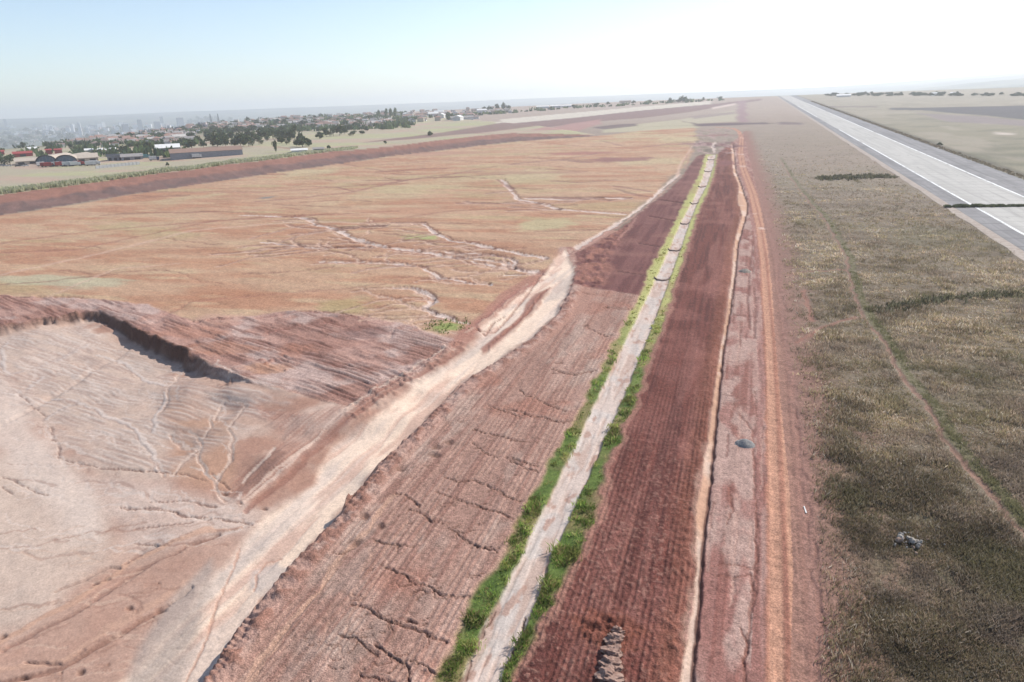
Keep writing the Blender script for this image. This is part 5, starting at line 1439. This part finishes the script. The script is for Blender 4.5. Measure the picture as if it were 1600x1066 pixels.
# ------------------------------------------------------------------ sheds and hangars on the left
def shed(px0, px1, py, hpx, depth, wall, roof, label, name='shed', pitch=.12, cat='shed', doors=0, turn=0.0):
    """a long building seen from its front: from px0 to px1 along its foot, wall height in pixels"""
    p = at((px0 + px1) / 2, py); s_ = mpp(p); w_ = (px1 - px0) * s_; h = hpx * s_
    e = empty(name, p, facing(p) + turn)
    bd = MB().box(-w_ / 2, w_ / 2, 0, depth, -1.5, h).build('wall', wall, e)
    MB().gable(-w_ / 2, w_ / 2, 0, depth, h + .02, h + depth * pitch + .3, .6).build('roof', roof, e)
    for k in range(doors):
        c = -w_ / 2 + w_ * (k + .5) / doors; ww = min(w_ / doors * .55, 5)
        MB().box(c - ww / 2, c + ww / 2, -.12, .05, -1, h * .72).build('door', m_dark, e)
    tag(e, label, cat)
def hangar(px0, px1, py, hpx, depth, label, turn):
    p = at((px0 + px1) / 2, py); s_ = mpp(p); w_ = (px1 - px0) * s_; h = hpx * s_; lowh = h * .22; n = 14
    e = empty('hangar', p, facing(p) + turn)
    prof = [(-w_ / 2 * math.cos(math.pi * k / n), lowh + (h - lowh) * math.sin(math.pi * k / n)) for k in range(n + 1)]
    mb = MB(); k0 = [(x, 0, z) for x, z in prof] + [(x, depth, z) for x, z in prof]
    mb.add(k0, [(k, k + 1, n + 2 + k, n + 1 + k) for k in range(n)]); mb.build('roof', m_tanroof, e)
    rim = MB()
    for k in range(n): rim.tube((prof[k][0], -.3, prof[k][1]), (prof[k + 1][0], -.3, prof[k + 1][1]), .45, .45, 5)
    rim.build('arch_rim', m_dark, e)
    MB().box(-w_ / 2, -w_ / 2 + .5, 0, depth, -1.5, lowh).box(w_ / 2 - .5, w_ / 2, 0, depth, -1.5, lowh).build('side_wall', m_cream, e)
    nd = 6
    for k in range(nd):                                   # sliding door leaves, cut to the arch
        xa = -w_ / 2 + w_ * k / nd + .08; xb = -w_ / 2 + w_ * (k + 1) / nd - .08
        f_ = lambda x: lowh + (h - lowh) * math.sqrt(max(0, 1 - (2 * x / w_) ** 2)) - .2
        xs_ = np.linspace(xa, xb, 4); yy = .3 + .15 * (k % 2)
        vs = [(x, yy, -1.2) for x in xs_] + [(x, yy, f_(x)) for x in xs_] + [(x, yy + .1, -1.2) for x in xs_] + [(x, yy + .1, f_(x)) for x in xs_]
        fs = [(q, q + 1, 5 + q, 4 + q) for q in range(3)] + [(9 + q, 8 + q, 12 + q, 13 + q) for q in range(3)]
        MB().add(vs, fs).build('door_leaf', m_blue, e)
    tag(e, label, 'hangar')
hangar(59, 88, 256, 12.5, 46, 'left one of the twin arched hangars with blue grey doors', -.35)
hangar(89, 120, 255.5, 12.5, 46, 'right one of the twin arched hangars with blue grey doors', -.35)
shed(28, 58, 257, 5, 18, m_cream, m_tanroof, 'low tan roofed shed joined to the left of the hangars', doors=2)
shed(24, 49, 245, 5, 14, m_red, m_red, 'long red shed left of the hangars', doors=1)
shed(73, 81, 241, 6, 8, m_red, m_red, 'left one of two small red walled sheds behind the hangars')
shed(87, 97, 240.5, 6, 8, m_red, m_red, 'right one of two small red walled sheds behind the hangars')
shed(-20, 5, 243, 5, 12, m_red, m_red, 'red shed cut by the left edge of the picture')
shed(42, 57, 235, 2.5, 14, m_white, m_whroof, 'small white roof behind the long red shed')
shed(122, 152, 253, 6, 26, m_cream, m_tanroof, 'cream shed with tan roof right of the twin hangars', doors=2)
for q, (a, b, y_) in enumerate([(134, 146, 238), (147, 160, 237.5), (166, 181, 237)]):
    shed(a, b, y_, 3, 12, m_cream, m_whroof, ['leftmost of three small pale roofed sheds', 'middle one of three small pale roofed sheds', 'rightmost of three small pale roofed sheds'][q])
shed(170, 192, 251, 6, 14, m_grey, m_dark, 'dark roofed open shed above the pale wall', doors=3)
shed(192, 222, 250, 5, 16, m_grey, m_grroof, 'grey shed right of the dark roofed open shed', doors=2)
shed(247, 281, 240.5, 9, 24, m_grey, m_whroof, 'grey building with a bright white roof', doors=2)
shed(273, 377, 246, 9, 26, m_grey, m_brroof, 'long grey warehouse with a low brown roof', 'warehouse', .1, 'warehouse', 0, .06)
shed(456, 480, 238, 3, 9, m_white, m_whroof, 'low white shed on the edge of the cut bank')
shed(490, 506, 237, 4, 9, m_grey, m_grroof, 'small grey open shed right of the low white shed', doors=2)
for q, (a, b, y_) in enumerate([(838, 858, 169.5), (860, 876, 168.5), (877, 893, 168)]):
    shed(a, b, y_, 2.6, 18, m_white, m_whroof, ['leftmost of three long white sheds on the far rise', 'middle one of three long white sheds on the far rise', 'rightmost of three long white sheds on the far rise'][q])
shed(968, 986, 160.5, 2, 14, m_cream, m_terra2, 'low roofed house on the far crest')
shed(700, 740, 187, 3, 20, m_white, m_grroof, 'long pale shed beyond the meadow')
shed(1308, 1328, 151.5, 2, 25, m_white, m_whroof, 'long white roof on the skyline behind the runway')
shed(1456, 1463, 149.5, 3.4, 12, m_white, m_whroof, 'left one of two white blocks on the right skyline')
shed(1485, 1492, 149, 3.4, 12, m_white, m_whroof, 'right one of two white blocks on the right skyline')
# pale boundary wall below the sheds
a = np.array(at(150, 264)); b = np.array(at(219, 257)); mid = (a + b) / 2; L_ = np.linalg.norm((b - a)[:2])
wl = empty('boundary_wall', tuple(mid), math.atan2(b[1] - a[1], b[0] - a[0])); tag(wl, 'long low pale wall below the dark roofed shed', 'wall')
np_ = 12
for k in range(np_):
    xa = -L_ / 2 + L_ * k / np_; zc = float(gz(*(a + (b - a) * (k + .5) / np_)[:2])[0]) - mid[2]
    MB().box(xa + .1, xa + L_ / np_ - .1, -.1, .1, zc - .6, zc + 2.2).build('panel', m_white, wl); MB().box(xa - .12, xa + .08, -.16, .16, zc - .6, zc + 2.4).build('post', m_conc, wl)

# ------------------------------------------------------------------ vehicles
def vehicle(px, py, kind, body, label, group=None, cab=None, turn=0.0):
    p = at(px, py); nm = {'c': 'parked_car', 't': 'parked_truck'}[kind]
    e = empty(nm, p, facing(p) + turn + rs.uniform(-.15, .15))
    if kind == 'c':
        MB().box(-2.1, 2.1, -.85, .85, .35, .95, .97).build('body', body, e); MB().box(-1.2, 1.0, -.78, .78, .95, 1.5, .8).build('cabin', m_glass, e); xs_ = (-1.35, 1.35); rw = .33; yw = .8
    else:
        MB().box(-3.6, 1.9, -1.25, 1.25, 1.0, 3.6).build('cargo_box', body, e); MB().box(2.0, 3.9, -1.2, 1.2, .7, 2.9, .93).build('cab', cab or body, e); MB().box(3.6, 3.96, -1.0, 1.0, 1.8, 2.6).build('windscreen', m_glass, e); MB().box(-3.6, 3.8, -.9, .9, .6, .95).build('chassis', m_tyre, e); xs_ = (-2.4, 2.8); rw = .5; yw = 1.1
    for xw in xs_:
        for sg in (-1, 1): MB().tube((xw, sg * yw - .14, rw), (xw, sg * yw + .14, rw), rw, rw, 10).build('wheel', m_tyre, e)
    tag(e, label, 'car' if kind == 'c' else 'truck', group)
for k, (x_, y_, kd, bd, cb) in enumerate([(66, 260, 't', m_white, None), (72, 261, 't', m_red, m_white), (77, 261, 't', m_red, None), (84, 260.5, 'c', m_dark, None), (89, 260, 't', m_white, None), (95, 260, 't', m_red, m_white), (101, 260.5, 'c', m_dark, None), (106, 260, 't', m_white, None), (112, 260, 'c', m_navy, None), (118, 259.5, 't', m_white, None), (124, 258.5, 't', m_red, None), (130, 259, 'c', m_dark, None), (142, 259, 't', m_white, None), (149, 258, 't', m_white, None)]):
    vehicle(x_, y_, kd, bd, 'parked %s in the row in front of the hangars' % {('t', 0): 'white truck', ('t', 1): 'red truck', ('c', 0): 'dark car'}[(kd, int(bd is m_red))], 'vehicles parked before the hangars', cb)
for k, (x_, y_) in enumerate([(3, 259), (8, 260), (14, 260), (28, 260.5), (34, 260), (41, 260)]):
    vehicle(x_, y_, 'c', [m_white, m_grey, m_white, m_dark, m_grey, m_white][k], 'parked car at the far left below the dark tree', 'cars at the far left')
vehicle(241, 251, 't', m_white, 'white truck with blue cab standing before the grey sheds', None, m_navy)
vehicle(297, 247.5, 't', m_grey, 'grey truck with navy cab in front of the warehouse', None, m_navy)
vehicle(308, 247.5, 't', m_white, 'white truck in front of the warehouse')
vehicle(227, 248, 't', m_teal, 'teal truck beside the white truck with blue cab')

# ------------------------------------------------------------------ the rest of the far town and its greenery, past counting
rg2 = np.random.RandomState(55)
V_, F_, A_ = [], [], []
def far_house(px, py, sc):
    p = at(px, py); w_, d_, h_ = rg2.uniform(7, 15) * sc, rg2.uniform(6, 10) * sc, rg2.uniform(2.8, 6) * sc
    an = facing(p) + rg2.uniform(-.5, .5); ca, sa = math.cos(an), math.sin(an)
    pts = [(-w_, -d_, -2), (w_, -d_, -2), (w_, d_, -2), (-w_, d_, -2), (-w_, -d_, h_), (w_, -d_, h_), (w_, d_, h_), (-w_, d_, h_), (-w_, 0, h_ + d_ * .3), (w_, 0, h_ + d_ * .3)]
    n0 = len(V_)
    wall = [C(232, 228, 222), C(220, 206, 190), C(200, 196, 194)][rg2.randint(3)]; roof = [C(184, 150, 138), C(166, 144, 136), C(178, 174, 170), C(214, 208, 202)][rg2.randint(4)]
    for q in (pts[:8], pts[4:]):
        for (a, b, c) in q: V_.append((p[0] + (a * ca - b * sa) / 2, p[1] + (a * sa + b * ca) / 2, p[2] + c)); A_.append(wall if q is not None and len(q) == 8 else roof)
    F_.extend([[n0, n0 + 1, n0 + 5, n0 + 4], [n0 + 1, n0 + 2, n0 + 6, n0 + 5], [n0 + 2, n0 + 3, n0 + 7, n0 + 6], [n0 + 3, n0, n0 + 4, n0 + 7]])
    m0 = n0 + 8
    F_.extend([[m0, m0 + 1, m0 + 5, m0 + 4], [m0 + 2, m0 + 3, m0 + 4, m0 + 5], [m0, m0 + 4, m0 + 3, m0 + 3], [m0 + 1, m0 + 2, m0 + 5, m0 + 5]])
for k in range(430):
    x_ = rg2.uniform(-10, 610); far_house(x_, (rg2.uniform(203, 226) if x_ < 290 else rg2.uniform(180, 201) + (450 - x_) * .025), .95)
for k in range(60):
    x_ = rg2.uniform(600, 800); far_house(x_, rg2.uniform(177, 187) - (x_ - 600) * .045, .9)
F_ = [f if f[2] != f[3] else [f[0], f[1], f[2]] for f in F_]
me = bpy.data.meshes.new('far_town'); me.from_pydata(V_, [], F_); ca_ = me.color_attributes.new('soil', 'FLOAT_COLOR', 'POINT'); ca_.data.foreach_set('color', np.hstack([np.array(A_), np.ones((len(A_), 1))]).astype(np.float32).ravel()); me.materials.append(M_SAND); me.update()
o = bpy.data.objects.new('far_town', me); COL.objects.link(o); tag(o, 'mass of small hazy houses spreading over valley and rise at the far left', 'houses', None, 'stuff')
xs_, ys_ = [], []
for k in range(620):
    x_ = rg2.uniform(-10, 640); y_ = rg2.uniform(201, 229) if x_ < 290 else rg2.uniform(180, 206) + (450 - x_) * .025
    p = at(x_, y_); m_ = rg2.randint(1, 5)
    for q in range(m_): xs_.append(p[0] + rg2.normal(0, 9)); ys_.append(p[1] + rg2.normal(0, 9))
for k in range(150):
    p = at(rg2.uniform(560, 1130), 0) if False else at(*(lambda u: (u, np.interp(u, [560, 700, 850, 1000, 1130], [190, 183, 172, 163, 156.5]) + rg2.uniform(-1, 1.5)))(rg2.uniform(560, 1130)))
    xs_.append(p[0]); ys_.append(p[1])
for k in range(70):
    p = at(rg2.uniform(-5, 300), rg2.uniform(231, 246)); xs_.append(p[0]); ys_.append(p[1])
xs_, ys_ = np.array(xs_), np.array(ys_); n = len(xs_)
tufts('far_shrubs', xs_, ys_, rg2.uniform(3, 8, n), np.full(n, 4.5), np.array(LEAFC)[rg2.randint(0, 4, n)] * 1.15, 9, .6, .45, 'hazy greenery scattered between the far houses', 'shrubs')

# ------------------------------------------------------------------ the hazy air
def haze_box(x0, x1, y0, y1, zb, zt, density):
    V = [(x0, y0, zb), (x1, y0, zb), (x1, y1, zb), (x0, y1, zb), (x0, y0, zt), (x1, y0, zt), (x1, y1, zt), (x0, y1, zt)]
    F = [(3, 2, 1, 0), (4, 5, 6, 7), (0, 1, 5, 4), (1, 2, 6, 5), (2, 3, 7, 6), (3, 0, 4, 7)]
    me = bpy.data.meshes.new('haze'); me.from_pydata(V, [], F); me.update()
    mt = bpy.data.materials.new('haze'); mt.use_nodes = True
    t = mt.node_tree; t.nodes.clear()
    pv = t.nodes.new('ShaderNodeVolumePrincipled'); om = t.nodes.new('ShaderNodeOutputMaterial')
    pv.inputs['Color'].default_value = (.94, .97, 1.0, 1)
    pv.inputs['Density'].default_value = density
    pv.inputs['Anisotropy'].default_value = .35
    t.links.new(pv.outputs[0], om.inputs['Volume'])
    me.materials.append(mt)
    o = bpy.data.objects.new('haze', me); COL.objects.link(o)
    tag(o, 'pale haze lying over the whole landscape', 'haze', None, 'stuff')
    return o
zmin = float(Z.min()) - 1.5; zmax = max(float(Z.max()), 60.0) + 25
haze_box(-14300, 9500, -14200, 14300, zmin, zmax, HAZE)
